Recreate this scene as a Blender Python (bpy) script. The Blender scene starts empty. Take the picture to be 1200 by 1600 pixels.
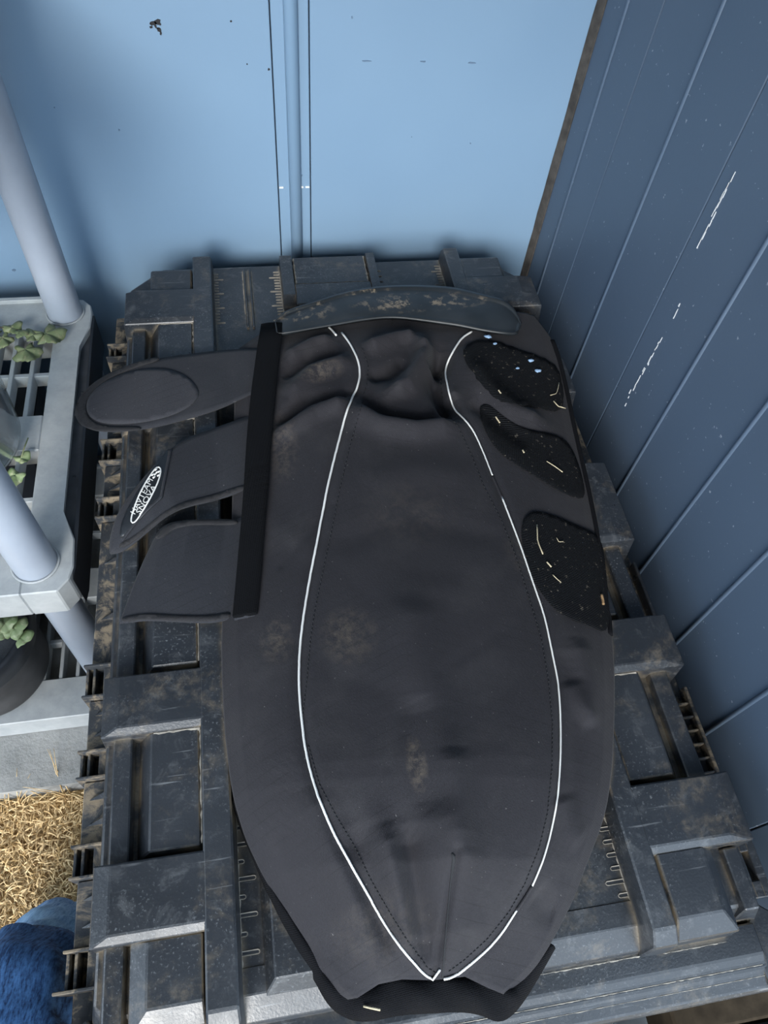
import bpy, bmesh, math, random
import numpy as np
from mathutils import Vector, Matrix, geometry
from mathutils.bvhtree import BVHTree

random.seed(7); rng = np.random.default_rng(7)
SC = bpy.context.scene
COL = SC.collection

# ------------------------------------------------------------------ camera, sky, sun, exposure
HC = 1.28                                   # camera height above the ground, metres
FPX = 1140.0                                # focal length in pixels of a 1200 x 1600 picture
RW = np.array([[0.9854170795910568, -0.152739575883893, 0.07499200763442126],
               [-0.08652372242263984, -0.8292828361462817, -0.5520902309689133],
               [0.1465156125072089, 0.5375505554196616, -0.830405067216988]])
cam = bpy.data.cameras.new('camera'); camo = bpy.data.objects.new('camera', cam); COL.objects.link(camo)
m = Matrix.Identity(4)
for i in range(3):
    m[i][0] = RW[0][i]; m[i][1] = -RW[1][i]; m[i][2] = -RW[2][i]
m[2][3] = HC
camo.matrix_world = m
cam.sensor_fit = 'VERTICAL'; cam.sensor_height = 32.0; cam.lens = FPX / 1600 * 32.0
cam.clip_start = 0.02
SC.camera = camo

world = bpy.data.worlds.new('sky'); SC.world = world; world.use_nodes = True
bg = world.node_tree.nodes['Background']
bg.inputs[0].default_value = (0.68, 0.83, 1.0, 1); bg.inputs[1].default_value = 5.4

sun = bpy.data.lights.new('sun', 'SUN'); suno = bpy.data.objects.new('sun', sun); COL.objects.link(suno)
sun.energy = 6.5; sun.angle = math.radians(24); sun.color = (1.0, 0.97, 0.92)
suno.rotation_euler = Vector((0.24, 0.86, -0.41)).to_track_quat('-Z', 'Y').to_euler()

SC.view_settings.view_transform = 'Standard'; SC.view_settings.look = 'None'
SC.view_settings.exposure = -0.45; SC.view_settings.gamma = 1.0
SC.view_settings.use_curve_mapping = False

# ------------------------------------------------------------------ helpers
def ray(x, y):
    d = np.array([(x - 600) / FPX, (y - 800) / FPX, 1.0]) @ RW
    return Vector(d)
def at(x, y, z):
    d = ray(x, y); t = (z - HC) / d.z
    return Vector((d.x * t, d.y * t, z))

def tag(o, label=None, cat=None, group=None, kind=None):
    if label: o['label'] = label
    if cat: o['category'] = cat
    if group: o['group'] = group
    if kind: o['kind'] = kind
    return o
def empty(name, loc=(0, 0, 0), **k):
    o = bpy.data.objects.new(name, None); COL.objects.link(o); o.location = loc
    o.empty_display_size = 0.05
    return tag(o, **k)
def link(name, me, material, parent=None, smooth=False, **k):
    o = bpy.data.objects.new(name, me); COL.objects.link(o)
    for mm in (material if isinstance(material, (list, tuple)) else [material]):
        me.materials.append(mm)
    if parent is not None:
        o.parent = parent
        base = parent
        off = Vector((0, 0, 0))
        while base is not None:
            off += base.location; base = base.parent
        o.location = -off
    if smooth:
        me.polygons.foreach_set('use_smooth', [True] * len(me.polygons))
    return tag(o, **k)
def obj(name, bm, material, parent=None, smooth=False, **k):
    me = bpy.data.meshes.new(name)
    bmesh.ops.recalc_face_normals(bm, faces=bm.faces)
    bm.to_mesh(me); bm.free()
    return link(name, me, material, parent, smooth, **k)
def pyobj(name, v, f, material, parent=None, smooth=True, **k):
    me = bpy.data.meshes.new(name); me.from_pydata([tuple(p) for p in v], [], [tuple(q) for q in f]); me.update()
    return link(name, me, material, parent, smooth, **k)
def bevel(bm, w, seg=1):
    if w > 0:
        bmesh.ops.bevel(bm, geom=bm.edges[:], offset=w, segments=seg, affect='EDGES', profile=0.7)
def add_box(bm, x0, x1, y0, y1, z0, z1):
    vs = [bm.verts.new(p) for p in ((x0, y0, z0), (x1, y0, z0), (x1, y1, z0), (x0, y1, z0),
                                    (x0, y0, z1), (x1, y0, z1), (x1, y1, z1), (x0, y1, z1))]
    for q in ((0, 3, 2, 1), (4, 5, 6, 7), (0, 1, 5, 4), (1, 2, 6, 5), (2, 3, 7, 6), (3, 0, 4, 7)):
        bm.faces.new([vs[i] for i in q])
def box(x0, x1, y0, y1, z0, z1, bev=0.0, seg=1):
    bm = bmesh.new(); add_box(bm, x0, x1, y0, y1, z0, z1); bevel(bm, bev, seg); return bm
def frustum(b, t, z0, z1, bev=0.0, seg=1):
    """b, t = (x0, x1, y0, y1) of the foot and the top"""
    bm = bmesh.new()
    vs = [bm.verts.new((r[i], r[j], z)) for r, z in ((b, z0), (t, z1)) for i, j in ((0, 2), (1, 2), (1, 3), (0, 3))]
    for q in ((0, 3, 2, 1), (4, 5, 6, 7), (0, 1, 5, 4), (1, 2, 6, 5), (2, 3, 7, 6), (3, 0, 4, 7)):
        bm.faces.new([vs[i] for i in q])
    bevel(bm, bev, seg); return bm
def prism(poly, z0, z1, bev=0.0, seg=1, top=None):
    bm = bmesh.new(); top = top or poly
    a = [bm.verts.new((x, y, z0)) for x, y in poly]; b = [bm.verts.new((x, y, z1)) for x, y in top]
    n = len(poly); bm.faces.new(a[::-1]); bm.faces.new(b)
    for i in range(n):
        bm.faces.new((a[i], a[(i + 1) % n], b[(i + 1) % n], b[i]))
    bevel(bm, bev, seg); return bm
def extrude_x(prof, x0, x1, bev=0.0):
    bm = bmesh.new()
    a = [bm.verts.new((x0, y, z)) for y, z in prof]; b = [bm.verts.new((x1, y, z)) for y, z in prof]
    n = len(prof); bm.faces.new(a); bm.faces.new(b[::-1])
    for i in range(n):
        bm.faces.new((a[(i + 1) % n], a[i], b[i], b[(i + 1) % n]))
    bevel(bm, bev); return bm
def tube_geo(pts, r, seg=8, closed_ends=True):
    pts = [Vector(p) for p in pts]; V = []; Fc = []
    n = len(pts); up = Vector((0, 0, 1))
    for i, p in enumerate(pts):
        d = (pts[min(i + 1, n - 1)] - pts[max(i - 1, 0)]).normalized()
        a = d.cross(up)
        if a.length < 1e-4: a = d.cross(Vector((1, 0, 0)))
        a.normalize(); b = a.cross(d)
        rr = r[i] if hasattr(r, '__len__') else r
        for k in range(seg):
            t = 2 * math.pi * k / seg
            V.append(p + (a * math.cos(t) + b * math.sin(t)) * rr)
    for i in range(n - 1):
        for k in range(seg):
            Fc.append((i * seg + k, i * seg + (k + 1) % seg, (i + 1) * seg + (k + 1) % seg, (i + 1) * seg + k))
    if closed_ends:
        Fc.append(tuple(range(seg))[::-1]); Fc.append(tuple((n - 1) * seg + k for k in range(seg)))
    return V, Fc
def lathe_geo(prof, cx, cy, seg=48, closed=False):
    V = []; Fc = []; n = len(prof)
    for k in range(seg):
        t = 2 * math.pi * k / seg
        for r, z in prof:
            V.append((cx + r * math.cos(t), cy + r * math.sin(t), z))
    for k in range(seg):
        for i in range(n - 1 + (1 if closed else 0)):
            j = (i + 1) % n
            Fc.append((k * n + i, ((k + 1) % seg) * n + i, ((k + 1) % seg) * n + j, k * n + j))
    return V, Fc
def resample(pts, n, closed=False):
    P = np.array([list(p) for p in pts], float)
    if closed: P = np.vstack([P, P[:1]])
    s = np.r_[0, np.cumsum(np.linalg.norm(np.diff(P, axis=0), axis=1))]
    t = np.linspace(0, s[-1], n + (1 if closed else 0))
    if closed: t = t[:-1]
    return np.stack([np.interp(t, s, P[:, k]) for k in range(P.shape[1])], 1)
def smooth_line(pts, n, closed=False, it=3):
    """Chaikin-rounded and evenly resampled"""
    P = np.array([list(p) for p in pts], float)
    for _ in range(it):
        if closed:
            Q = np.roll(P, -1, 0); P = np.stack([P * .75 + Q * .25, P * .25 + Q * .75], 1).reshape(-1, P.shape[1])
        else:
            A = P[:-1] * .75 + P[1:] * .25; B = P[:-1] * .25 + P[1:] * .75
            P = np.vstack([P[:1], np.stack([A, B], 1).reshape(-1, P.shape[1]), P[-1:]])
    return resample(P, n, closed)

# ------------------------------------------------------------------ materials
class NT:
    def __init__(s, name):
        s.m = bpy.data.materials.new(name); s.m.use_nodes = True; s.t = s.m.node_tree
        s.b = s.t.nodes['Principled BSDF']; s.co = s.t.nodes.new('ShaderNodeTexCoord')
    def n(s, typ, **k):
        o = s.t.nodes.new(typ)
        for a, v in k.items(): setattr(o, a, v)
        return o
    def l(s, a, b): s.t.links.new(a, b)
    def val(s, sock, v):
        if hasattr(v, 'is_output') or isinstance(v, bpy.types.NodeSocket): s.l(v, sock)
        else: sock.default_value = v
    def mapped(s, scale=(1, 1, 1), rot=(0, 0, 0), loc=(0, 0, 0)):
        mp = s.n('ShaderNodeMapping'); s.l(s.co.outputs['Object'], mp.inputs[0])
        mp.inputs['Scale'].default_value = scale; mp.inputs['Rotation'].default_value = rot; mp.inputs['Location'].default_value = loc
        return mp.outputs[0]
    def noise(s, scale, detail=4, rough=.55, vec=None, dist=0):
        o = s.n('ShaderNodeTexNoise'); s.l(vec or s.co.outputs['Object'], o.inputs['Vector'])
        o.inputs['Scale'].default_value = scale; o.inputs['Detail'].default_value = detail
        o.inputs['Roughness'].default_value = rough; o.inputs['Distortion'].default_value = dist
        return o.outputs['Fac']
    def wave(s, scale, vec=None, dist=0, axis='X', prof='SIN'):
        o = s.n('ShaderNodeTexWave', wave_type='BANDS', bands_direction=axis, wave_profile=prof)
        s.l(vec or s.co.outputs['Object'], o.inputs['Vector']); o.inputs['Scale'].default_value = scale
        o.inputs['Distortion'].default_value = dist
        return o.outputs['Fac']
    def ramp(s, f, a, b, lo=0.0, hi=1.0):
        o = s.n('ShaderNodeMapRange'); o.clamp = True
        s.val(o.inputs[0], f); o.inputs[1].default_value = a; o.inputs[2].default_value = b
        o.inputs[3].default_value = lo; o.inputs[4].default_value = hi
        return o.outputs[0]
    def math(s, op, a, b=0.0):
        o = s.n('ShaderNodeMath', operation=op); s.val(o.inputs[0], a); s.val(o.inputs[1], b); return o.outputs[0]
    def mix(s, f, a, b):
        o = s.n('ShaderNodeMix', data_type='RGBA'); s.val(o.inputs[0], f)
        for sk, v in ((o.inputs[6], a), (o.inputs[7], b)):
            if isinstance(v, tuple): sk.default_value = (*v, 1) if len(v) == 3 else v
            else: s.l(v, sk)
        return o.outputs[2]
    def color(s, v):
        sk = s.b.inputs['Base Color']
        if isinstance(v, tuple): sk.default_value = (*v, 1)
        else: s.l(v, sk)
    def rough(s, v): s.val(s.b.inputs['Roughness'], v)
    def bump(s, h, strength=.3, dist=.002):
        o = s.n('ShaderNodeBump'); s.l(h, o.inputs['Height']); o.inputs['Strength'].default_value = strength
        o.inputs['Distance'].default_value = dist; s.l(o.outputs[0], s.b.inputs['Normal'])
    def crevice(s, d):
        o = s.n('ShaderNodeAmbientOcclusion'); o.samples = 6; o.inputs['Distance'].default_value = d
        return o.outputs['AO']
    def spots(s, lst, nz):
        """sum of soft elliptical smears (x, y, rx, ry, amount) broken up by a noise"""
        acc = None
        sep = s.n('ShaderNodeSeparateXYZ'); s.l(s.co.outputs['Object'], sep.inputs[0])
        for x, y, rx, ry, k in lst:
            dx = s.math('MULTIPLY', s.math('SUBTRACT', sep.outputs[0], x), 1 / rx)
            dy = s.math('MULTIPLY', s.math('SUBTRACT', sep.outputs[1], y), 1 / ry)
            q = s.math('ADD', s.math('MULTIPLY', dx, dx), s.math('MULTIPLY', dy, dy))
            f = s.ramp(q, 0, 1, k, 0)
            acc = f if acc is None else s.math('ADD', acc, f)
        return s.math('MULTIPLY', acc, nz)

def plain(name, c, rough=.5, metal=0.0, var=.12, scale=30, bump=0, spec=.5):
    t = NT(name); nz = t.noise(scale)
    t.color(t.mix(t.ramp(nz, .3, .7), tuple(v * (1 - var) for v in c), tuple(min(1, v * (1 + var)) for v in c)))
    t.rough(rough); t.b.inputs['Metallic'].default_value = metal; t.b.inputs['Specular IOR Level'].default_value = spec
    if bump: t.bump(t.noise(scale * 6), bump, .001)
    return t.m

def chest_plastic():
    t = NT('dusty_black_plastic')
    base = t.mix(t.ramp(t.noise(9, 6), .35, .7), (.0145, .0170, .0210), (.028, .032, .038))
    # fine pale scuffs, two directions
    v1 = t.mapped((9, 160, 60), (0, 0, math.radians(38))); v2 = t.mapped((7, 130, 60), (0, 0, math.radians(-24)))
    sc = t.math('MAXIMUM', t.ramp(t.noise(1.4, 3, .6, v1), .66, .74), t.ramp(t.noise(1.3, 3, .6, v2), .67, .75))
    sc = t.math('MULTIPLY', sc, t.ramp(t.noise(7, 3), .42, .62))
    c = t.mix(t.math('MULTIPLY', sc, .7), base, (.20, .21, .22))
    sp = t.math('MULTIPLY', t.ramp(t.noise(420, 2, .6), .60, .72), t.ramp(t.noise(12, 3), .4, .65))
    c = t.mix(t.math('MULTIPLY', sp, .6), c, (.18, .19, .20))
    bl = t.ramp(t.noise(40, 6, .75, None, .6), .54, .72)
    c = t.mix(t.math('MULTIPLY', bl, .45), c, (.12, .125, .13))
    mt = t.math('MULTIPLY', t.ramp(t.noise(17, 8, .72, None, .4), .53, .66), t.ramp(t.noise(95, 4, .7), .40, .62))
    c = t.mix(t.math('MULTIPLY', mt, .62), c, (.125, .105, .080))
    # tan silt that has settled into the inner corners
    cr = t.ramp(t.crevice(.009), .80, .45)
    silt = t.math('MULTIPLY', cr, t.ramp(t.noise(26, 6, .7), .40, .56))
    c = t.mix(t.math('MULTIPLY', silt, .85), c, (.19, .155, .108))
    t.color(c)
    t.rough(t.ramp(t.noise(20, 4), .3, .7, .26, .46))
    t.bump(t.math('ADD', t.noise(420, 3), t.math('MULTIPLY', sc, .3)), .16, .0012)
    return t.m
def silt_plastic():
    t = NT('silt_covered_plastic')
    base = t.mix(t.ramp(t.noise(22, 6), .35, .7), (.012, .015, .019), (.034, .039, .046))
    f = t.ramp(t.noise(44, 6, .72, None, .6), .47, .60)
    t.color(t.mix(t.math('MULTIPLY', f, .9), base, (.20, .16, .11)))
    t.rough(.75); t.bump(t.noise(160, 5), .35, .002)
    return t.m
def fabric(name, c0, c1, dust=None, tw=900, rough=.8):
    t = NT(name)
    v = t.mapped((1, 1, 1), (0, 0, math.radians(32)))
    weave = t.wave(tw * .35, v, .4)
    base = t.mix(t.ramp(t.noise(6, 5), .3, .7), c0, c1)
    base = t.mix(t.math('MULTIPLY', t.math('MULTIPLY', weave, t.noise(500, 2)), .9), base, tuple(x * 2.2 for x in c1))
    sx = t.n('ShaderNodeSeparateXYZ'); t.l(t.co.outputs['Object'], sx.inputs[0]); cx = t.n('ShaderNodeCombineXYZ')
    t.l(t.math('ADD', sx.outputs[1], t.math('MULTIPLY', t.math('ABSOLUTE', t.math('SUBTRACT', sx.outputs[0], .105)), .34)), cx.inputs[1]); t.l(sx.outputs[0], cx.inputs[0])
    rip = t.math('MULTIPLY', t.ramp(t.wave(27, cx.outputs[0], .5, 'Y'), .986, 1.0), t.ramp(t.noise(18, 3), .42, .6))
    base = t.mix(t.math('MULTIPLY', rip, .5), base, tuple(x * .35 for x in c0))
    lint = t.ramp(t.noise(330, 2), .735, .77)
    base = t.mix(t.math('MULTIPLY', lint, .5), base, (.17, .165, .16))
    haze = t.ramp(t.noise(14, 6, .65), .52, .78)
    base = t.mix(t.math('MULTIPLY', haze, .16), base, (.075, .072, .072))
    if dust:
        d = t.spots(dust, t.ramp(t.noise(110, 5, .75), .42, .64))
        base = t.mix(d, base, (.085, .070, .055))
    t.color(base); t.rough(rough)
    t.b.inputs['Specular IOR Level'].default_value = .22; t.b.inputs['Sheen Weight'].default_value = .04; t.b.inputs['Sheen Roughness'].default_value = .5
    h = t.math('ADD', t.math('MULTIPLY', weave, .5), t.math('ADD', t.noise(700, 2), t.math('MULTIPLY', t.noise(60, 3), 1.2)))
    t.bump(h, .28, .0012)
    return t.m
def webbing(name, c=(.010, .011, .014), sc=260, rot=20):
    t = NT(name)
    w = t.wave(sc, t.mapped((1, 1, 1), (0, 0, math.radians(rot))), .3)
    w2 = t.wave(sc, t.mapped((1, 1, 1), (0, 0, math.radians(rot + 90))), .3)
    h = t.math('MULTIPLY', w, w2)
    t.color(t.mix(h, c, tuple(x * 3.2 for x in c))); t.rough(.9); t.b.inputs['Specular IOR Level'].default_value = .12; t.bump(h, .8, .0015)
    return t.m
def velcro():
    t = NT('loop_patch')
    row = t.wave(150, t.mapped((1, 1, 1), (0, 0, math.radians(18))), .6, 'Y')
    nz = t.noise(420, 3)
    c = t.mix(t.math('MULTIPLY', row, nz), (.0030, .0033, .0042), (.015, .0165, .019))
    c = t.mix(t.math('MULTIPLY', t.ramp(t.noise(190, 3, .6), .64, .70), .7), c, (.12, .105, .085))
    t.color(c); t.rough(.95); t.b.inputs['Specular IOR Level'].default_value = .12; t.bump(t.math('ADD', row, nz), .8, .0025)
    return t.m
def denim(name, dark, light, fade=.5):
    t = NT(name)
    st = t.noise(1.0, 5, .7, t.mapped((420, 90, 60), (0, math.radians(20), math.radians(34))))
    tw = t.noise(1.0, 3, .6, t.mapped((420, 420, 90), (math.radians(15), 0, 0)))
    c = t.mix(t.ramp(t.math('ADD', st, t.math('MULTIPLY', tw, .25)), .50, .76), dark, light)
    c = t.mix(t.math('MULTIPLY', t.ramp(t.noise(11, 4), .45, .75), fade), c, tuple(min(1, x * 1.5) for x in light))
    t.color(c); t.rough(.85); t.bump(st, .35, .0015)
    return t.m
def wall_paint(name, a, b, rough, dust=0):
    t = NT(name)
    c = t.mix(t.ramp(t.noise(2.2, 3), .35, .7), a, b)
    c = t.mix(t.math('MULTIPLY', t.ramp(t.noise(36, 5, .7), .66, .80), .16), c, tuple(x * .55 for x in a))
    if dust:
        c = t.mix(t.math('MULTIPLY', t.ramp(t.noise(170, 2), .715, .76), dust), c, (.45, .48, .52))
    t.color(c); t.rough(rough); t.bump(t.noise(260, 2), .05, .001)
    return t.m
def shelf_plastic():
    t = NT('weathered_grey_plastic')
    c = t.mix(t.ramp(t.noise(26, 6, .68), .35, .72), (.27, .29, .30), (.38, .395, .40))
    c = t.mix(t.math('MULTIPLY', t.ramp(t.noise(70, 6, .75, None, 1), .62, .72), .3), c, (.19, .185, .165))
    t.color(c); t.rough(.55); t.bump(t.noise(200, 3), .08, .001)
    return t.m
def concrete(name, a, b):
    t = NT(name)
    c = t.mix(t.ramp(t.noise(14, 6, .65), .3, .7), a, b)
    c = t.mix(t.math('MULTIPLY', t.ramp(t.noise(60, 5, .8, None, 1.5), .60, .70), .5), c, tuple(x * .6 for x in a))
    t.color(c); t.rough(.9); t.bump(t.noise(120, 6, .7), .5, .004)
    return t.m
def grass_mat():
    t = NT('dry_grass')
    c = t.mix(t.ramp(t.noise(120, 3), .35, .65), (.44, .28, .11), (.80, .60, .33))
    c = t.mix(t.math('MULTIPLY', t.ramp(t.noise(16, 4), .55, .75), .6), c, (.20, .11, .045))
    t.color(c); t.rough(.8)
    return t.m
def clear_plastic():
    t = NT('clear_plastic')
    tr = t.n('ShaderNodeBsdfTransparent'); tr.inputs[0].default_value = (.93, .96, .97, 1)
    gl = t.n('ShaderNodeBsdfGlossy'); gl.inputs['Roughness'].default_value = .12
    lw = t.n('ShaderNodeLayerWeight'); lw.inputs['Blend'].default_value = .38
    f = t.math('ADD', t.math('MULTIPLY', lw.outputs['Facing'], .75), t.math('MULTIPLY', t.ramp(t.noise(30, 4), .5, .75), .18))
    mx = t.n('ShaderNodeMixShader'); t.l(f, mx.inputs[0]); t.l(tr.outputs[0], mx.inputs[1]); t.l(gl.outputs[0], mx.inputs[2])
    t.l(mx.outputs[0], t.t.nodes['Material Output'].inputs[0])
    return t.m
def leaf_mat(name, a, b, c2):
    t = NT(name)
    c = t.mix(t.ramp(t.noise(60, 4), .35, .65), a, b)
    c = t.mix(t.math('MULTIPLY', t.ramp(t.noise(130, 3), .55, .7), .6), c, c2)
    t.color(c); t.rough(.6)
    return t.m

M = dict(
    chest=chest_plastic(), silt=silt_plastic(),
    groove=plain('dark_groove', (.012, .015, .020), .7), dusty=plain('dusty_rim', (.19, .175, .15), .9, var=.3, scale=120),
    web=webbing('black_webbing', (.0032, .0034, .0044)), web2=webbing('black_band_webbing', (.0024, .0026, .0034), 330, 0),
    velcro=velcro(), pad=plain('worn_black_rubber', (.026, .036, .046), .38, var=.35, scale=26, bump=.12),
    pipe=plain('white_piping', (.60, .60, .58), .5, var=.05), thread=plain('dark_thread', (.006, .007, .009), .9),
    black=plain('shade_black_plastic', (.010, .012, .016), .5, var=.3), matt=plain('matt_black_plastic', (.010, .010, .011), .9, spec=.08), scuffed=plain('scuffed_shade_plastic', (.034, .037, .043), .6, var=.4, scale=40),
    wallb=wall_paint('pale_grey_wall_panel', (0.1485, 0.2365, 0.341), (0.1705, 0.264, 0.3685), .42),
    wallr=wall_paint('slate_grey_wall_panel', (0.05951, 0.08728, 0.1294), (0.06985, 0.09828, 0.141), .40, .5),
    bead=wall_paint('highlit_bead', (0.0715, 0.1045, 0.154), (0.0935, 0.1265, 0.176), .4), seam=plain('dark_seam', (.05, .066, .09), .7), seal=plain('weathered_brown_seal', (.045, .040, .035), .9, var=.5, scale=60),
    scuff=plain('scuff_mark', (0.0935, 0.1485, 0.22), .6), white=plain('white_paint_mark', (.55, .57, .58), .7), chip=plain('black_chip', (.012, .012, .014), .8),
    pole=plain('grey_plastic_pole', (.265, .298, .350), .33, var=.05, scale=20), shelf=shelf_plastic(),
    slab=concrete('concrete', (.22, .225, .22), (.34, .34, .33)), soil=concrete('dry_soil', (.16, .11, .06), (.30, .21, .11)),
    roof=plain('roof_panel', (.17, .19, .22), .6), timber=plain('brown_timber', (.026, .019, .012), .9, spec=.08, var=.35, scale=50),
    grass=grass_mat(), thatch=concrete('grass_thatch', (.30, .19, .08), (.50, .34, .15)),
    clear=clear_plastic(), pot=plain('black_plant_pot', (.018, .021, .027), .45, var=.3), potg=plain('grey_pot_base', (.045, .045, .047), .7, var=.3),
    earth=concrete('dark_potting_soil', (.020, .022, .026), (.05, .055, .062)),
    ivy=leaf_mat('wilted_ivy_leaf', (.095, .125, .055), (.165, .19, .095), (.26, .225, .13)),
    leaf=leaf_mat('variegated_leaf', (.13, .19, .075), (.22, .27, .14), (.40, .40, .27)), stem=plain('brown_stem', (.05, .035, .025), .8),
    straw=plain('straw', (.42, .36, .24), .8, var=.2, scale=200), lint=plain('pale_blue_lint', (.22, .33, .48), .8),
    husk=plain('brown_husk', (.22, .135, .065), .8), denimd=denim('dark_denim', (.009, .032, .095), (.085, .215, .46), .25),
    deniml=denim('sunlit_faded_denim', (.07, .20, .52), (.34, .56, .85), .6), shoe=plain('dark_shoe', (.02, .02, .022), .6),
    yellow=plain('yellow_plastic', (.62, .72, .12), .5), patch=plain('black_badge', (.010, .012, .015), .4),
)

# ------------------------------------------------------------------ setting
YB, XR = 1.0, 0.467                       # back wall plane, right wall plane
ZF = 0.045                                # slab top
TOPZ = 1.95
# back wall: two sheets, a lapped middle strip and a round joint post
wb = tag(obj('wall_back', box(-1.30, XR + .04, YB + .012, YB + .05, 0, TOPZ), M['seam']), kind='structure')
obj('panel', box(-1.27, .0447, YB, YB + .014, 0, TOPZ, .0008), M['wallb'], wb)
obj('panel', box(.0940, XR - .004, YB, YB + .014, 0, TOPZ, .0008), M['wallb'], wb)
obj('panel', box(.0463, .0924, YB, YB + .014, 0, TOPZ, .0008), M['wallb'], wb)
V, Fc = tube_geo([(.0705, YB - .001, ZF), (.0705, YB - .001, TOPZ)], .0090, 20)
pyobj('joint_post', V, Fc, M['wallb'], wb)
for x0 in (.050, .0795, .0885):
    obj('clip', box(x0 - .0032, x0 + .0032, YB - .0015, YB + .002, .637, .640, .0005), M['white'], wb)
# black chip in the paint, a handful of ragged flakes
def flake(parent, cx, cz, r, mat, name='paint_chip', sx=1.0, seed=0):
    rr = random.Random(seed); bm = bmesh.new(); pts = []
    for k in range(9):
        a = 2 * math.pi * k / 9; q = r * (.55 + .6 * rr.random())
        pts.append((cx + q * sx * math.cos(a), cz + q * math.sin(a)))
    a = [bm.verts.new((x, YB - .0009, z)) for x, z in pts]; b = [bm.verts.new((x, YB + .0005, z)) for x, z in pts]
    bm.faces.new(a); bm.faces.new(b[::-1])
    for k in range(9): bm.faces.new((a[k], a[(k + 1) % 9], b[(k + 1) % 9], b[k]))
    return obj(name, bm, mat, parent)
for k, (px, py, r, s) in enumerate(((239, 36, .0035, 1.6), (246, 34, .0040, 1.5), (236, 42, .0022, 1), (243, 41, .0028, .8), (250, 37, .0020, 1),
                                    (249, 47, .0036, .8), (251, 52, .0026, .7), (235, 37, .0015, 1), (246, 44, .0016, 1.2), (420, 108, .0022, 1),
                                    (361, 33, .0016, 1), (386, 100, .0012, 1))):
    d = ray(px, py); tt = YB / d.y
    flake(wb, d.x * tt, HC + d.z * tt, r * .8, M['chip'], sx=s, seed=k)
for k, (px, py, r, s) in enumerate(((661, 96, .0018, 3), (738, 98, .0018, 5), (573, 95, .0016, 6), (471, 274, .003, 1), (643, 214, .0015, .7),
                                    (85, 168, .0016, 1), (186, 203, .002, 1), (22, 422, .004, 1.3), (550, 27, .0025, .7), (735, 224, .0018, 1))):
    d = ray(px, py); tt = YB / d.y
    flake(wb, d.x * tt, HC + d.z * tt, r * .7, M['scuff'], 'scuff', sx=s, seed=40 + k)
# right wall: vertical boards with shallow joints
wr = tag(obj('wall_right', box(XR + .006, XR + .05, -.045, YB + .05, 0, TOPZ), M['seam']), kind='structure')
joints = [.985, .927, .844, .733, .620, .513, .400, .291, .184, .077, -.045]
for a, b in zip(joints[:-1], joints[1:]):
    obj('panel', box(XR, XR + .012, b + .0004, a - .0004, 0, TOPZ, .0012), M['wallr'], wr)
for y in (.927, .733, .513, .400, .291, .184):                # raised beads on some joints, a highlight put into their paler colour
    V, Fc = tube_geo([(XR + .001, y, 0), (XR + .001, y, TOPZ)], .0030, 10)
    pyobj('bead', V, Fc, M['bead'], wr)
def wall_scratch(p0, p1, n, w):
    for k in range(n):
        t = (k + rng.uniform(-.3, .3)) / max(1, n - 1); px = p0[0] + (p1[0] - p0[0]) * t; py = p0[1] + (p1[1] - p0[1]) * t
        d = ray(px + rng.uniform(-2, 2), py); tt = XR / d.x; y, z = d.y * tt, HC + d.z * tt
        L = rng.uniform(.0015, .0065); ww = w * rng.uniform(.4, 1.2)
        obj('scratch', frustum((XR - .0006, XR + .001, y - ww, y + ww), (XR - .0006, XR + .001, y - ww * .4, y + ww * .4), z - L, z + L), M['white'], wr)
wall_scratch((1144, 276), (1094, 380), 18, .0006)
wall_scratch((1062, 474), (1052, 495), 3, .0010); wall_scratch((1033, 530), (992, 605), 14, .0006); wall_scratch((985, 610), (976, 632), 3, .0007)
tag(obj('wall_left', box(-1.30, -1.26, .33, YB + .05, 0, TOPZ), M['wallr']), kind='structure')
tag(obj('stretched_ceiling', box(-1.30, XR + .05, -1.0, YB + .05, TOPZ, TOPZ + .03), M['roof']), kind='structure')  # unseen; its front is stretched past the walls to block overhead sky
# ragged seal strip in the corner
def seal():
    V = []; Fc = []; n = 60
    for i in range(n + 1):
        z = ZF + (TOPZ - ZF) * i / n; w = .011 + rng.uniform(-.0012, .0012)
        V += [(XR - w * .62, YB - .001, z), (XR - .0015, YB - w - .004, z), (XR + .003, YB - w - .004, z), (XR + .003, YB + .004, z)]
    for i in range(n):
        for k in range(4):
            Fc.append((i * 4 + k, i * 4 + (k + 1) % 4, i * 4 + 4 + (k + 1) % 4, i * 4 + 4 + k))
    return V, Fc
V, Fc = seal(); tag(pyobj('trim_1', V, Fc, M['seal'], smooth=False), kind='structure')
# floors
bm = bmesh.new(); bm.verts.index_update()
L = [(-1.30, .335), (-.275, .345), (-.275, -.12), (XR + .05, -.12), (XR + .05, YB + .05), (-1.30, YB + .05)]
tag(obj('floor', prism(L, -.03, ZF, .004), M['slab']), kind='structure')
tag(obj('ground', prism([(-4, -5), (4, -5), (4, .5), (-4, .5)], -.06, -.012), M['thatch']), kind='structure')

# ------------------------------------------------------------------ tool chest
ZR, ZP = .580, .550                        # rail tops, floor of the centre bay
chest = empty('tool_chest', (.112, .45, ZF), label='large black ridged plastic tool chest with silt in its grooves', cat='tool chest')
C = M['chest']
def chamfer(x0, x1, y0, y1, c, cb=None):
    cb = c if cb is None else cb
    return [(x0 + c, y0), (x1 - c, y0), (x1, y0 + c), (x1, y1 - cb), (x1 - cb, y1), (x0 + cb, y1), (x0, y1 - cb), (x0, y0 + c)]
obj('tub', prism(chamfer(-.165, .372, .0, .915, .03), ZF, .50, .006, top=chamfer(-.178, .395, -.03, .935, .03)), C, chest)
lid = obj('lid', prism(chamfer(-.192, .413, -.012, .955, .012, .045), .505, ZP, .002, top=chamfer(-.180, .402, .010, .937, .010, .045)), C, chest)
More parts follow.
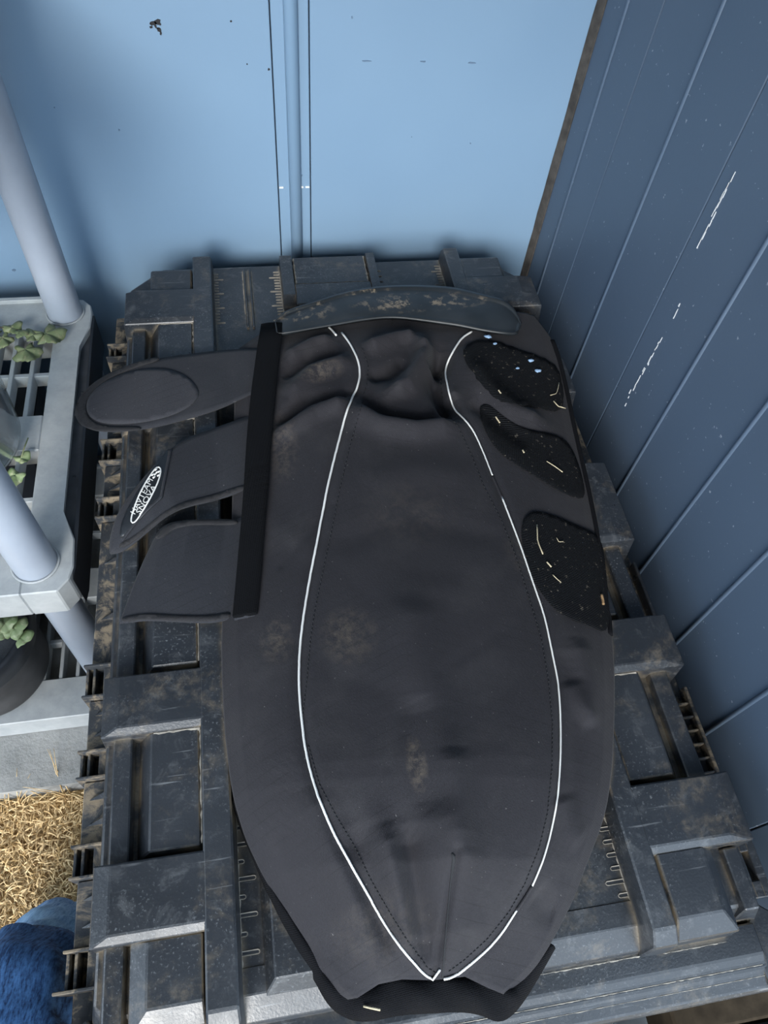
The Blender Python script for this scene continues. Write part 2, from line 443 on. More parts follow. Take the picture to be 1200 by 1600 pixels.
# stepped front lip
obj('front_lip', extrude_x([(-.004, .505), (-.004, .533), (-.0285, .533), (-.0355, .5292), (-.0395, .5292), (-.0440, .5264), (-.054, .5245), (-.058, .520), (-.058, .498), (-.03, .498)],
                           -.182, .404, .0012), C, chest)
obj('front_lip_corner', prism([(.402, -.058), (.424, -.030), (.430, .000), (.412, .014), (.396, -.012)], .500, .529, .0015), C, chest)
obj('front_lip_corner', prism([(-.180, -.058), (-.204, -.030), (-.21, .000), (-.19, .014), (-.174, -.012)], .500, .529, .0015), C, chest)
obj('centre_front_bevel', extrude_x([(.03, .53), (.03, ZP + .001), (.010, ZP + .001), (-.0095, .5400), (-.0125, .531)], -.062, .288, .0008), C, chest)
def stack(levels, bev=.001):
    """levels = ((x0, x1, y0, y1), z) from the foot up"""
    bm = bmesh.new(); lv = []
    for (x0, x1, a, b), z in levels:
        lv.append([bm.verts.new(p) for p in ((x0, a, z), (x1, a, z), (x1, b, z), (x0, b, z))])
    bm.faces.new(lv[0][::-1]); bm.faces.new(lv[-1])
    for A, B in zip(lv[:-1], lv[1:]):
        for k in range(4): bm.faces.new((A[k], A[(k + 1) % 4], B[(k + 1) % 4], B[k]))
    bevel(bm, bev); return bm
# long rails
for x0, x1 in ((-.0875, -.0620), (.2885, .3100)):
    obj('rail', stack((((x0 - .002, x1 + .002, -.0150, .938), .533), ((x0 - .0008, x1 + .0008, -.0105, .932), .5715), ((x0, x1, .003, .925), ZR)), .0016), C, chest)
# crossbars with sloped outer ends, pads in the pockets between them
blocks = [(.067, .1205), (.239, .2895), (.628, .682), (.800, .856)]
def crossbar(side, y0, y1):
    q = [(-.186, -.078), (-.180, -.078), (-.165, -.078)] if side < 0 else [(.300, .420), (.300, .412), (.300, .389)]
    obj('crossbar', stack((((*q[0], y0 - .0085, y1 + .0020), .505), ((*q[1], y0 - .0072, y1 + .0015), .5750), ((*q[2], y0, y1), ZR - .0006)), .0010), C, chest)
for y0, y1 in blocks: crossbar(-1, y0, y1)
for y0, y1 in blocks[:2] + [(.395, .500)] + blocks[2:]: crossbar(1, y0, y1)
def pads(spans, side):
    for y0, y1 in spans:
        if side < 0:
            obj('pocket_pad', frustum((-.1500, -.0895, y0 - .004, y1 + .005), (-.1345, -.0900, y0 - .001, y1 + .003), ZP - .002, .5735, .0015), C, chest)
            obj('pocket_rib', frustum((-.184, -.1500, y0 - .007, y1 + .010), (-.1700, -.1535, y0 - .006, y1 + .008), ZP - .03, .5645, .0012), C, chest)
        else:
            obj('pocket_pad', frustum((.3120, .373, y0 - .004, y1 + .005), (.3125, .3585, y0 - .001, y1 + .003), ZP - .002, .5735, .0015), C, chest)
            obj('pocket_rib', frustum((.374, .408, y0 - .008, y1 + .008), (.378, .396, y0 - .006, y1 + .006), ZP - .03, .562, .0012), C, chest)
pads([(.128, .229), (.299, .618), (.692, .790)], -1)
pads([(.128, .229), (.299, .386), (.510, .618), (.692, .790)], 1)
obj('pocket_pad', stack((((-.1510, -.0895, -.0105, .062), .530), ((-.1500, -.0895, -.0045, .062), .5640), ((-.1345, -.0900, .0120, .0595), .5735)), .0012), C, chest)
obj('pocket_rib', frustum((-.184, -.1515, -.008, .066), (-.1700, -.1555, .0, .062), ZP - .03, .5645, .0012), C, chest)
obj('pocket_pad', stack((((.3120, .374, -.0115, .062), .530), ((.3120, .371, -.0085, .062), .5670), ((.3145, .3585, .0085, .0610), .5765)), .0012), C, chest)
obj('pocket_rib', frustum((.384, .412, -.004, .061), (.388, .402, .006, .058), ZP - .03, .558, .0012), C, chest)
# left flange with fins: open and boxed compartments
obj('side_flange', box(-.212, -.180, -.02, .90, .478, .494, .0015), M['silt'], chest)
obj('side_flange', box(.405, .440, .075, .90, .488, .498, .0015), M['silt'], chest)
fins = [.036, .066, .124, .151, .213, .239, .296, .330, .520, .548, .606, .640, .700, .728, .790, .815]
for i, y in enumerate(fins):
    xo = -.2155 if i else -.222
    obj('fin', prism([(xo, y - .0014), (-.170, y - .0014), (-.170, y + .0014), (xo, y + .0014)], .46, .521, .0006), M['silt'], chest)
for a, b in zip(fins[:-1], fins[1:]):
    if a > .33 and b < .53: continue
    if b - a > .04:           # boxed: closed plate with two small gussets
        obj('flange_box', frustum((-.2125, -.176, a + .002, b - .002), (-.2095, -.176, a + .002, b - .002), .47, .511, .001), M['silt'], chest)
        for f in (.3, .68):
            yy = a + (b - a) * f
            bm = bmesh.new(); vs = [bm.verts.new(p) for p in ((-.205, yy, .510), (-.182, yy + .006, .510), (-.182, yy - .002, .510), (-.182, yy + .006, .522), (-.182, yy - .002, .522))]
            for q in ((0, 1, 3), (0, 4, 2), (0, 3, 4), (1, 2, 4, 3), (0, 2, 1)): bm.faces.new([vs[j] for j in q])
            obj('gusset', bm, M['chest'], chest)
    else:
        obj('slot_block', frustum((-.199, -.174, a + .0012, b - .0012), (-.196, -.174, a + .0012, b - .0012), .47, .514, .0006), M['silt'], chest)
        for xx in (-.2125, -.2055):
            obj('slot_bar', box(xx - .0014, xx + .0014, a + .0012, b - .0012, .47, .514, .0005), M['silt'], chest)
for y in (.135, .150, .165, .180, .195, .210, .655, .67):
    obj('fin', box(.404, .4375, y - .0009, y + .0009, .495, .509, .0003), M['silt'], chest)
obj('flange_edge', box(.4370, .4410, .085, .228, .488, .512, .0008), M['silt'], chest)
obj('flange_edge', box(.4330, .4370, .300, .390, .488, .514, .0008), C, chest)
# hasp lug with its slot
bm = bmesh.new()
for q in ((.408, .4195, .014, .064), (.4275, .436, .014, .064), (.419, .428, .014, .0285), (.419, .428, .0545, .064)):
    add_box(bm, q[0], q[1], q[2], q[3], .515, .530)
bevel(bm, .0008)
obj('hasp_lug', bm, C, chest)
# back end of the lid: two short ribs, a U-shaped frame, a double ridge
for x0, x1 in ((.0385, .0560), (.1685, .1815)):
    obj('back_rib', frustum((x0 - .002, x1 + .002, .84, .940), (x0, x1, .842, .930), ZP - .02, .573, .002, 2), C, chest)
obj('back_rib', frustum((.056, .1685, .82, .868), (.056, .1685, .822, .866), ZP - .01, .572, .0015), C, chest)
for x in (-.0155, -.0075):
    obj('back_ridge', frustum((x - .0022, x + .0022, .80, .932), (x - .0012, x + .0012, .80, .925), ZP - .004, .5545, .0004), C, chest)
obj('corner_block', frustum((-.155, -.090, .858, .935), (-.147, -.090, .86, .905), ZP - .02, .5735, .002), C, chest)
obj('corner_block', frustum((.310, .395, .858, .935), (.310, .372, .86, .908), ZP - .02, .5735, .002), C, chest)
# recessed well beside the left ruler near the front
obj('well_block', frustum((-.044, .04, .006, .105), (-.0335, .04, .018, .1), ZP - .002, ZP + .012, .001), C, chest)
obj('back_plate', box(.058, .1670, .8655, .932, ZP - .01, .5665, .001), C, chest)
# ruler ticks: slim moulded loops, dark inside and silt-rimmed
def tick(xa, xb, y, w=.0042):
    x0, x1 = sorted((xa, xb)); bm = bmesh.new(); n = 5
    def loop(g, z):
        pts = []
        r = w / 2 - g
        for k in range(n + 1):
            a = -math.pi / 2 + math.pi * k / n; pts.append((x1 - w / 2 + r * math.cos(a), y + r * math.sin(a), z))
        for k in range(n + 1):
            a = math.pi / 2 + math.pi * k / n; pts.append((x0 + w / 2 + r * math.cos(a), y + r * math.sin(a), z))
        return [bm.verts.new(p) for p in pts]
    A, B, D = loop(0, ZP - .0002), loop(.0003, ZP + .0007), loop(.0011, ZP + .0002)
    N = len(A)
    for k in range(N):
        j = (k + 1) % N
        bm.faces.new((A[k], A[j], B[j], B[k])); bm.faces.new((B[k], B[j], D[j], D[k]))
    f = bm.faces.new(D)
    me = bpy.data.meshes.new('ruler_tick'); bmesh.ops.recalc_face_normals(bm, faces=bm.faces)
    bm.faces.ensure_lookup_table(); bm.faces[-1].material_index = 1
    bm.to_mesh(me); bm.free()
    return link('ruler_tick', me, [M['dusty'], M['groove']], chest)
for i in range(13):
    y = .0115 + i * .01435
    tick(-.0640, -.0450 if i % 2 == 0 else -.0545, y)
for i in range(9):
    y = .0120 + i * .01135
    tick(.2915, .2690 if i == 3 else .2775, y)
for i in range(18):
    y = .815 + i * .0062
    L2 = .016 if i % 5 == 0 else .009
    tick(-.0625, -.0625 + L2, y, .0026); tick(.0365 - L2, .0365, y, .0026)
    tick(.2865 - L2, .2865, y, .0026)
    if i % 2 == 0: tick(.1835, .1835 + L2, y, .0034)
bm = bmesh.new()
def silt_line(x0, y0, x1, y1, w=.0019, z=ZP, h=.0011):
    d = Vector((x1 - x0, y1 - y0, 0)); n = max(3, int(d.length / .004)); nrm = Vector((-d.y, d.x, 0)).normalized(); prev = None
    for k in range(n + 1):
        c = Vector((x0, y0, z)) + d * (k / n); ww = w * rng.uniform(.25, 1.3); hh = h * rng.uniform(.6, 1.1)
        cur = [bm.verts.new(c - nrm * ww + Vector((0, 0, -.0004))), bm.verts.new(c + Vector((0, 0, hh))), bm.verts.new(c + nrm * ww + Vector((0, 0, -.0004)))]
        if prev:
            for q in (0, 1): bm.faces.new((prev[q], prev[q + 1], cur[q + 1], cur[q]))
        prev = cur
for a in ((-.0612, .80, -.0612, .922), (.0372, .82, .0372, .925), (.2868, .82, .2868, .925),
          (-.0175, .83, -.0175, .925), (-.0055, .83, -.0055, .925), (-.0610, .012, -.0610, .30), (.2875, .012, .2875, .16)): silt_line(*a)
for a in ((.0592, .869, .0592, .930), (.1658, .869, .1658, .930), (.0592, .8715, .1658, .8715)): silt_line(*a, .0018, .5664, .0012)
silt_line(.06, -.0135, .288, -.0135, .0022, .5325, .0012); silt_line(.31, -.0150, .372, -.0150, .0022, .5325, .001); silt_line(-.17, -.0370, .40, -.0370, .0012, .5290, .0008); silt_line(-.17, -.0455, .40, -.0455, .0010, .5258, .0008)
for y0, y1 in ((.060, .062), (.128, .229), (.299, .618), (.692, .790)):
    silt_line(-.0888, y0, -.0888, y1, .0012, .5735, .0010)
for y in (.2310, .0640, .6200, .7925): silt_line(-.132, y, -.089, y, .0020, .5735, .0010)
for y in (.2310, .0645, .3870): silt_line(.313, y, .357, y, .0020, .5735, .0010)
obj('settled_silt', bm, M['dusty'], chest, kind='stuff')
# parts low at the front: bowed latch guard and pale bracket
bm = prism([(.27, -.060), (.352, -.060), (.372, -.045), (.372, -.02), (.27, -.02)], .40, .497, .002)
obj('latch_guard', bm, C, chest)
obj('front_latch', box(.12, .262, -.068, -.03, .38, .492, .003), C, chest)
obj('bracket', box(.285, .305, -.098, -.06, .33, .345, .001), M['shelf'], chest, label='pale grey bracket under the front lip')

# ------------------------------------------------------------------ black protective cover lying on the chest
cover = empty('protective_cover', (.13, .36, ZR), label='black fabric protective cover with white piping and side straps, lying on the tool chest', cat='protective cover')
rows = [((430, 500), (835, 490)), ((405, 520), (862, 525)), ((368, 545), (876, 560)), ((364, 585), (887, 610)), ((366, 630), (897, 660)), ((364, 690), (910, 715)),
        ((363, 750), (922, 765)), ((362, 800), (933, 820)), ((356, 880), (943, 884)), ((346, 973), (951, 950)), ((345, 1010), (959, 1000)),
        ((346, 1060), (962, 1050)), ((350, 1140), (962, 1109)), ((358, 1210), (959, 1190)), ((366, 1255), (951, 1256)), ((382, 1308), (942, 1294)),
        ((408, 1364), (921, 1352)), ((446, 1425), (904, 1402)), ((487, 1483), (883, 1448)), ((502, 1520), (860, 1490)), ((520, 1545), (838, 1522)), ((545, 1562), (800, 1556))]
NU, NV = 240, 420
Lw = np.array([at(*r[0], .588) for r in rows]); Rw = np.array([at(*r[1], .588) for r in rows])
cum = np.r_[0, np.cumsum(np.linalg.norm(np.diff((Lw + Rw) / 2, axis=0), axis=1) + 1e-4)]; cum /= cum[-1]
vv = np.linspace(0, 1, NV)
def sm(a, w=9):
    k = np.ones(w) / w; p = np.pad(a, (w // 2, w // 2), 'edge')
    q = np.convolve(p, k, 'valid'); q[0], q[-1] = a[0], a[-1]; return q
Lx, Ly, Rx, Ry = [sm(np.interp(vv, cum, A[:, k])) for A, k in ((Lw, 0), (Lw, 1), (Rw, 0), (Rw, 1))]
uu = np.linspace(0, 1, NU)
U, Vv = np.meshgrid(uu, vv)
X = Lx[:, None] * (1 - U) + Rx[:, None] * U
Y = Ly[:, None] * (1 - U) + Ry[:, None] * U
bot = np.interp(uu, [0, .06, .2, .35, .55, .75, .88, 1], [0, .001, .010, .013, .012, .014, .006, 0])
Y += bot[None, :] * np.clip((Vv - .86) / .14, 0, 1) ** 1.5
ke = np.interp(vv, [0, .05, .12, .3, .6, .78, .88, .95, 1], [.010, .016, .028, .040, .052, .058, .052, .030, .004])
s = np.abs(2 * U - 1)
prof = (1 - s ** 2.6)
edge = np.interp(vv, [0, .8, .93, 1], [.585, .585, .572, .566])
Z = edge[:, None] + ke[:, None] * prof + .004 * np.minimum(1, (1 - s) * 12)
def pxy(pts): return np.array([at(px, py, .625)[:2] for px, py in pts])
def dist_to(poly, sub=22):
    P = resample(poly, len(poly) * sub); d = np.full(X.shape, 9.0); t = np.zeros(X.shape)
    for i, (a, b) in enumerate(P):
        q = np.hypot(X - a, Y - b); mk = q < d; d[mk] = q[mk]; t[mk] = i / (len(P) - 1)
    return d, t
AMP = 2.0
def ridge(pts, amp, w, taper=True):
    global Z
    d, t = dist_to(pxy(pts)); f = np.exp(-(d / w) ** 2)
    if taper: f = f * np.clip(np.minimum(t, 1 - t) * 5 + .25, 0, 1)
    Z = Z + AMP * amp * f
# gathers near the rubber pad
ridge([(690, 535), (682, 575), (690, 610), (705, 648)], -.016, .012)
ridge([(652, 520), (668, 548), (650, 578), (636, 605), (600, 622)], .010, .012)
ridge([(668, 566), (690, 590), (705, 622)], .009, .010)
ridge([(565, 612), (600, 648), (650, 656), (700, 652)], -.008, .010)
ridge([(540, 640), (600, 668), (650, 676), (715, 664)], .008, .016)
ridge([(570, 540), (620, 522), (652, 518)], .008, .012)
ridge([(575, 585), (610, 578), (640, 560)], -.006, .011)
ridge([(445, 610), (490, 572), (552, 555)], .006, .012)
ridge([(440, 575), (480, 548), (540, 535)], -.005, .009)
ridge([(430, 650), (480, 618), (555, 606)], -.006, .009)
ridge([(430, 675), (490, 640), (545, 625)], .006, .012)
ridge([(445, 545), (490, 522), (520, 515)], .005, .009)
ridge([(738, 560), (760, 600), (800, 634), (860, 650)], .006, .014)
ridge([(735, 620), (770, 650), (830, 690)], -.004, .012)
AMP = 1.2
# soft long undulations and the pointed nose with its dart
ridge([(640, 980), (655, 1120), (680, 1240), (707, 1330)], .007, .026, False)
ridge([(708, 1336), (703, 1400), (697, 1460), (691, 1530)], -.0032, .0034, False)
ridge([(728, 1350), (722, 1400), (712, 1470), (700, 1525)], .0030, .011, False)
ridge([(690, 1290), (702, 1318), (709, 1330)], .0040, .014, False)
ridge([(552, 1290), (590, 1400), (622, 1490)], -.009, .012)
ridge([(632, 1290), (655, 1400), (676, 1505)], -.011, .012)
ridge([(592, 1290), (625, 1400), (652, 1495)], .008, .012)
ridge([(640, 1100), (655, 1200), (668, 1290)], -.005, .016)
ridge([(700, 1180), (712, 1270), (716, 1330)], .005, .014)
ridge([(480, 1230), (520, 1350), (570, 1450)], .006, .016)
ridge([(440, 1180), (470, 1330), (520, 1460), (560, 1540)], -.004, .016)
ridge([(420, 1000), (425, 1150), (450, 1300)], .003, .02)
ridge([(905, 990), (930, 1060), (925, 1130)], .005, .016)
ridge([(880, 1010), (902, 1110), (898, 1230), (880, 1340)], -.004, .012)
ridge([(890, 1060), (900, 1080), (935, 1130)], .004, .011)
ridge([(880, 1240), (905, 1290), (925, 1310)], .004, .013)
ridge([(845, 1390), (865, 1410), (890, 1420)], -.004, .011)
ridge([(560, 760), (640, 740), (740, 750)], .0025, .02)
ridge([(500, 860), (640, 820), (790, 850)], -.002, .018)
# piping stands in a slight seam
pipe_l = [(534, 521), (550, 541), (560, 564), (563, 582), (559, 605), (550, 622), (539, 654), (527, 699), (512, 760), (499, 830), (485, 900), (475, 960), (469, 1010), (467, 1060),
          (470, 1110), (477, 1170), (488, 1215), (499, 1250), (522, 1305), (554, 1364), (592, 1428), (627, 1480), (656, 1515), (674, 1529), (682, 1532)]
pipe_r1 = [(737, 519), (722, 528), (711, 543), (700, 566), (696, 583), (700, 605), (709, 639), (724, 654), (741, 676), (756, 710), (769, 744)]
pipe_r2 = [(784, 778), (800, 819), (816, 862), (834, 916), (850, 962), (858, 1000), (865, 1035), (872, 1070), (875, 1123), (875, 1180), (871, 1240), (868, 1262), (860, 1300), (851, 1335), (840, 1364), (831, 1384)]
pipe_r3 = [(807, 1422), (781, 1463), (752, 1492), (720, 1518), (705, 1527), (693, 1529)]
ridge(pipe_l, -.0022, .006, False); ridge(pipe_r1 + pipe_r2 + pipe_r3, -.0022, .006, False)
for k in range(26):                                        # small random puckers
    a = rng.uniform(.1, .9); b = rng.uniform(.05, .95); i, j = int(b * (NV - 1)), int(a * (NU - 1))
    th = rng.uniform(0, math.pi); q = rng.uniform(.02, .05)
    P = np.array([(X[i, j] + q * math.cos(th) * e, Y[i, j] + q * math.sin(th) * e) for e in (-1, -.3, .3, 1)])
    d, t = dist_to(P, 5); Z += rng.uniform(-.0016, .0016) * np.exp(-(d / rng.uniform(.006, .014)) ** 2)
Z = np.maximum(Z, edge[:, None] - .002)
verts = np.stack([X, Y, Z], -1).reshape(-1, 3)
faces = [(i * NU + j, i * NU + j + 1, (i + 1) * NU + j + 1, (i + 1) * NU + j) for i in range(NV - 1) for j in range(NU - 1)]
bvh = BVHTree.FromPolygons([Vector(v) for v in verts], faces)
rim = [j for j in range(NU)] + [i * NU + NU - 1 for i in range(1, NV)] + [(NV - 1) * NU + j for j in range(NU - 2, -1, -1)] + [i * NU for i in range(NV - 2, 0, -1)]
V2 = verts.tolist(); b0 = len(V2)
for r_ in rim:
    x, y, z = verts[r_]; V2.append((x + (.13 - x) * .02, y + (.36 - y) * .01, z - .0055))
nr = len(rim)
F2 = [f[::-1] for f in faces] + [(rim[k], rim[(k + 1) % nr], b0 + (k + 1) % nr, b0 + k) for k in range(nr)]
dustspots = [(*at(545, 990, .64)[:2], .030, .034, .55), (*at(432, 1000, .62)[:2], .018, .028, .6), (*at(490, 580, .62)[:2], .040, .020, .75), (*at(440, 700, .61)[:2], .022, .060, .45),
             (*at(650, 1195, .645)[:2], .010, .026, .8), (*at(640, 800, .64)[:2], .06, .05, .18), (*at(810, 870, .62)[:2], .02, .03, .3), (*at(600, 1450, .60)[:2], .05, .03, .2)]
fab = fabric('black_nylon', (.0086, .0082, .0102), (.0140, .0134, .0160), dustspots)
pyobj('fabric_body', V2, F2, fab, cover)

def hit(px, py, off=0.0):
    d = ray(px, py).normalized()
    h = bvh.ray_cast(Vector((0, 0, HC)), d)
    if h[0] is None:
        h = bvh.find_nearest(at(px, py, .588))
    n = h[1]
    if n.z < 0: n = -n
    return h[0] + n * off, n
def surf_tube(name, pts, r, off, mat, n=90, parent=cover):
    P = [hit(x, y, off)[0] for x, y in smooth_line(pts, n)]
    V, Fc = tube_geo(P, r, 8); return pyobj(name, V, Fc, mat, parent)
surf_tube('piping', [(512, 511), (519, 517), (525, 525)], .0014, .0012, M['pipe'], 10)
surf_tube('piping', pipe_l, np.linspace(.00135, .00095, 200), .0010, M['pipe'], 200)
surf_tube('piping', pipe_r1, np.linspace(.00140, .0008, 80), .0010, M['pipe'], 80)
surf_tube('piping', pipe_r2, np.linspace(.0010, .0008, 120), .0008, M['pipe'], 120)
surf_tube('piping', pipe_r3, np.linspace(.0008, .0011, 60), .0008, M['pipe'], 60)
surf_tube('piping_seam', [(769, 744), (776, 760), (784, 778)], .0013, .0004, fab, 12)
surf_tube('piping_seam', [(831, 1384), (820, 1402), (807, 1422)], .0013, .0004, fab, 12)
def dashes(name, pts, dash=4, gap=3, r=.0005, off=.0005):
    L = resample(pts, 900); sgl = np.r_[0, np.cumsum(np.linalg.norm(np.diff(L, axis=0), axis=1))]
    V = []; Fc = []; p = 0
    while p + dash < sgl[-1]:
        q = [np.array([np.interp(w, sgl, L[:, k]) for k in (0, 1)]) for w in (p, p + dash / 2, p + dash)]
        a, b = tube_geo([hit(*w, off)[0] for w in q], r, 4)
        Fc += [tuple(i + len(V) for i in f) for f in b]; V += a; p += dash + gap
    return pyobj(name, V, Fc, M['thread'], cover, kind='stuff')
dashes('stitching', [(566, 545), (575, 570), (573, 600), (563, 640), (546, 700), (532, 760), (518, 830), (503, 900), (491, 960), (484, 1010), (480, 1060), (472, 1130)])
dashes('stitching', [(482, 1165), (499, 1225), (525, 1275), (552, 1320), (580, 1375), (612, 1430), (640, 1475), (668, 1512), (688, 1524)])
dashes('stitching', [(708, 548), (700, 566), (688, 590), (694, 640), (716, 668), (738, 715), (756, 760), (784, 815), (806, 870), (828, 940), (846, 1000), (856, 1060), (863, 1130), (862, 1200), (855, 1270), (842, 1325), (820, 1380), (795, 1425), (760, 1468), (725, 1500), (700, 1518)])
dashes('stitching', [(612, 500), (614, 512)], 3, 2)
surf_tube('dart_seam', [(708, 1338), (704, 1380), (699, 1440), (694, 1495), (691, 1528)], .0007, .0003, M['thread'], 50)
surf_tube('dart_fold', [(706, 1333), (709, 1338), (709, 1352), (706, 1372)], [.0010, .0016, .0013, .0010, .0008, .0006, .0004, .0003], .0002, M['thread'], 8)
# webbing that binds the hem and turns down at the nose
trim_out = [(362, 1252), (376, 1300), (396, 1345), (418, 1400), (452, 1472), (490, 1530), (508, 1565), (526, 1584), (554, 1597), (583, 1596), (627, 1586), (672, 1584), (717, 1581), (752, 1586), (775, 1598), (793, 1594), (815, 1572), (842, 1528), (868, 1482)]
trim_in = [(366, 1252), (383, 1305), (409, 1362), (447, 1424), (489, 1484), (522, 1532), (545, 1545), (560, 1546), (598, 1531), (632, 1527), (671, 1530), (700, 1529), (737, 1524), (761, 1530), (775, 1538), (786, 1543), (803, 1530), (826, 1508), (856, 1472)]
A = smooth_line(trim_in, 110, it=2); B = smooth_line(trim_out, 110, it=2)
V = []; Fc = []; K = 7
for i in range(110):
    a = np.array(at(*A[i], np.interp(i, [0, 30, 48, 109], [.579, .576, .5655, .5655]))); b = np.array(at(*B[i], .556))
    wv = .0035 * math.sin(i * .55) * (1 if 45 < i < 95 else .25)
    for k in range(K):
        t = k / (K - 1); p = a * (1 - t) + b * t; p[2] += .006 * math.sin(t * math.pi) + wv * math.sin(t * math.pi)
        V.append(p)
for i in range(109):
    for k in range(K - 1):
        Fc.append((i * K + k, i * K + k + 1, (i + 1) * K + k + 1, (i + 1) * K + k))
o = pyobj('hem_webbing', V, Fc, M['web'], cover)
md = o.modifiers.new('thickness', 'SOLIDIFY'); md.thickness = .002
# dark binding along the right edge
surf_tube('edge_binding', [(866, 530), (880, 575), (890, 615), (900, 665), (912, 720), (925, 780), (935, 830), (943, 885), (950, 950), (953, 992)], .0042, -.001, M['web'], 80)

def sheet(name, top, bot_, zt, mat, parent, n=50, mm=14, th=.0018, bow=.002, zb=None):
    """cloth between two edges given from the free end to the sewn end"""
    A = smooth_line(top, n, it=2); B = smooth_line(bot_, n, it=2)
    V = []; Fc = []
    for i in range(n):
        t = i / (n - 1); z = np.interp(t, *zip(*zt)); z2 = z if zb is None else np.interp(t, *zip(*zb))
        a = np.array(at(*A[i], z)); b = np.array(at(*B[i], z2))
        for k in range(mm):
            q = k / (mm - 1); p = a * (1 - q) + b * q; p[2] += bow * math.sin(q * math.pi) + .0008 * math.sin(9 * t + 4 * q)
            V.append(p)
    for i in range(n - 1):
        for k in range(mm - 1):
            Fc.append((i * mm + k, i * mm + k + 1, (i + 1) * mm + k + 1, (i + 1) * mm + k))
    o = pyobj(name, V, Fc, mat, parent)
    md = o.modifiers.new('thickness', 'SOLIDIFY'); md.thickness = th; md.offset = -1
    b = BVHTree.FromPolygons([Vector(v) for v in V], Fc)
    return o, b
def on(tree, x, y):
    h = tree.ray_cast(Vector((0, 0, HC)), ray(x, y).normalized())
    if h[0] is None:
        g = tree.find_nearest(at(x, y, .585)); h = (at(x, y, g[0].z), g[1])
    return h[0], (h[1] if h[1].z > 0 else -h[1])
def decal(name, poly, tree, off, mat, parent, step=6, th=.0012, n=80, it=2, wob=0):
    """a patch of cloth following the surface below it"""
    P = smooth_line(poly, n, True, it)
    if wob: P = P + rng.normal(0, wob, P.shape)
    x0, y0 = P.min(0); x1, y1 = P.max(0); pts = [Vector(p) for p in P]
    def inside(x, y):
        c = False
        for i in range(len(P)):
            a, b = P[i], P[i - 1]
            if (a[1] > y) != (b[1] > y) and x < (b[0] - a[0]) * (y - a[1]) / (b[1] - a[1]) + a[0]: c = not c
        return c
    for gx in np.arange(x0, x1, step):
        for gy in np.arange(y0, y1, step):
            if inside(gx, gy) and np.min(np.hypot(P[:, 0] - gx, P[:, 1] - gy)) > step * .6: pts.append(Vector((gx, gy)))
    res = geometry.delaunay_2d_cdt(pts, [(i, (i + 1) % n) for i in range(n)], [], 1, 1e-4)
    V = []
    for q in res[0]:
        d = ray(q.x, q.y).normalized(); h = tree.ray_cast(Vector((0, 0, HC)), d)
        if h[0] is None:
            g = tree.find_nearest(at(q.x, q.y, .585)); h = (at(q.x, q.y, g[0].z), g[1])
        nn = h[1] if h[1].z > 0 else -h[1]
        V.append(h[0] + nn * off)
    o = pyobj(name, V, [tuple(f) for f in res[2]], mat, parent)
    md = o.modifiers.new('thickness', 'SOLIDIFY'); md.thickness = th; md.offset = 0
    return o
# loop patches on the right
decal('loop_patch', [(722, 556), (728, 540), (750, 532), (775, 534), (809, 547), (847, 559), (872, 577), (878, 605), (880, 640), (862, 645), (838, 638), (800, 632), (778, 627), (760, 610), (741, 586)], bvh, .0014, M['velcro'], cover, wob=.6)
decal('loop_patch', [(748, 645), (752, 633), (764, 632), (781, 647), (816, 672), (878, 681), (900, 715), (916, 781), (895, 778), (875, 769), (844, 750), (816, 733), (784, 712), (762, 685)], bvh, .0014, M['velcro'], cover)
decal('loop_patch', [(814, 844), (816, 815), (826, 802), (840, 800), (869, 808), (905, 825), (938, 838), (946, 900), (951, 992), (925, 981), (875, 962), (850, 934), (826, 896)], bvh, .0014, M['velcro'], cover)
# straps on the left, sewn under the webbing band
strapm = fabric('strap_nylon', (.0112, .0120, .0152), (.0178, .0188, .0228), None)
bind = fabric('strap_binding', (.0098, .0098, .0115), (.016, .0155, .0166), None)
s1, b1 = sheet('strap', [(118, 648), (121, 630), (132, 612), (160, 590), (200, 571), (250, 558), (310, 551), (365, 546), (410, 545)],
               [(118, 648), (126, 664), (150, 673), (190, 674), (240, 669), (300, 652), (345, 637), (375, 623), (402, 612)],
               [(0, .574), (.25, .583), (.5, .590), (.85, .592), (1, .600)], strapm, cover, 60)
decal('strap_pad', [(134, 640), (140, 617), (165, 596), (205, 580), (250, 575), (285, 584), (306, 602), (312, 618), (300, 634), (270, 650), (220, 662), (170, 664), (144, 656)], b1, .0010, fabric('pad_nylon', (.0185, .019, .0228), (.025, .0255, .030), None), s1)
decal('strap_binding', [(117, 648), (120, 630), (132, 611), (160, 589), (205, 569), (250, 557), (252, 563), (207, 576), (166, 594), (141, 615), (132, 638), (142, 660), (170, 668), (220, 667), (222, 672), (190, 675), (150, 674), (126, 665)], b1, .0008, bind, s1, step=4)
s2, b2 = sheet('strap', [(171, 864), (171, 840), (184, 800), (214, 758), (242, 724), (266, 701), (290, 684), (330, 671), (372, 656), (395, 648)],
               [(173, 866), (188, 864), (210, 848), (236, 826), (262, 805), (290, 792), (335, 781), (368, 771), (390, 760)],
               [(0, .558), (.18, .574), (.36, .588), (.5, .594), (.8, .590), (1, .598)], strapm, cover, 60)
decal('strap_binding', [(186, 850), (205, 842), (236, 818), (262, 797), (290, 784), (335, 774), (385, 757), (387, 763), (335, 781), (290, 792), (262, 804), (236, 825), (208, 848), (188, 858)], b2, .0008, bind, s2, step=4)
decal('badge', [(263, 702), (268, 704), (255, 778), (252, 780), (222, 808), (194, 842), (187, 838), (193, 808), (216, 768), (242, 730)], b2, .0010, M['patch'], s2, step=4, it=1)
decal('badge_edge', [(264, 705), (269, 702), (254, 778), (222, 808), (193, 846), (190, 843), (220, 805), (251, 776)], b2, .0014, strapm, s2, step=3, it=0)
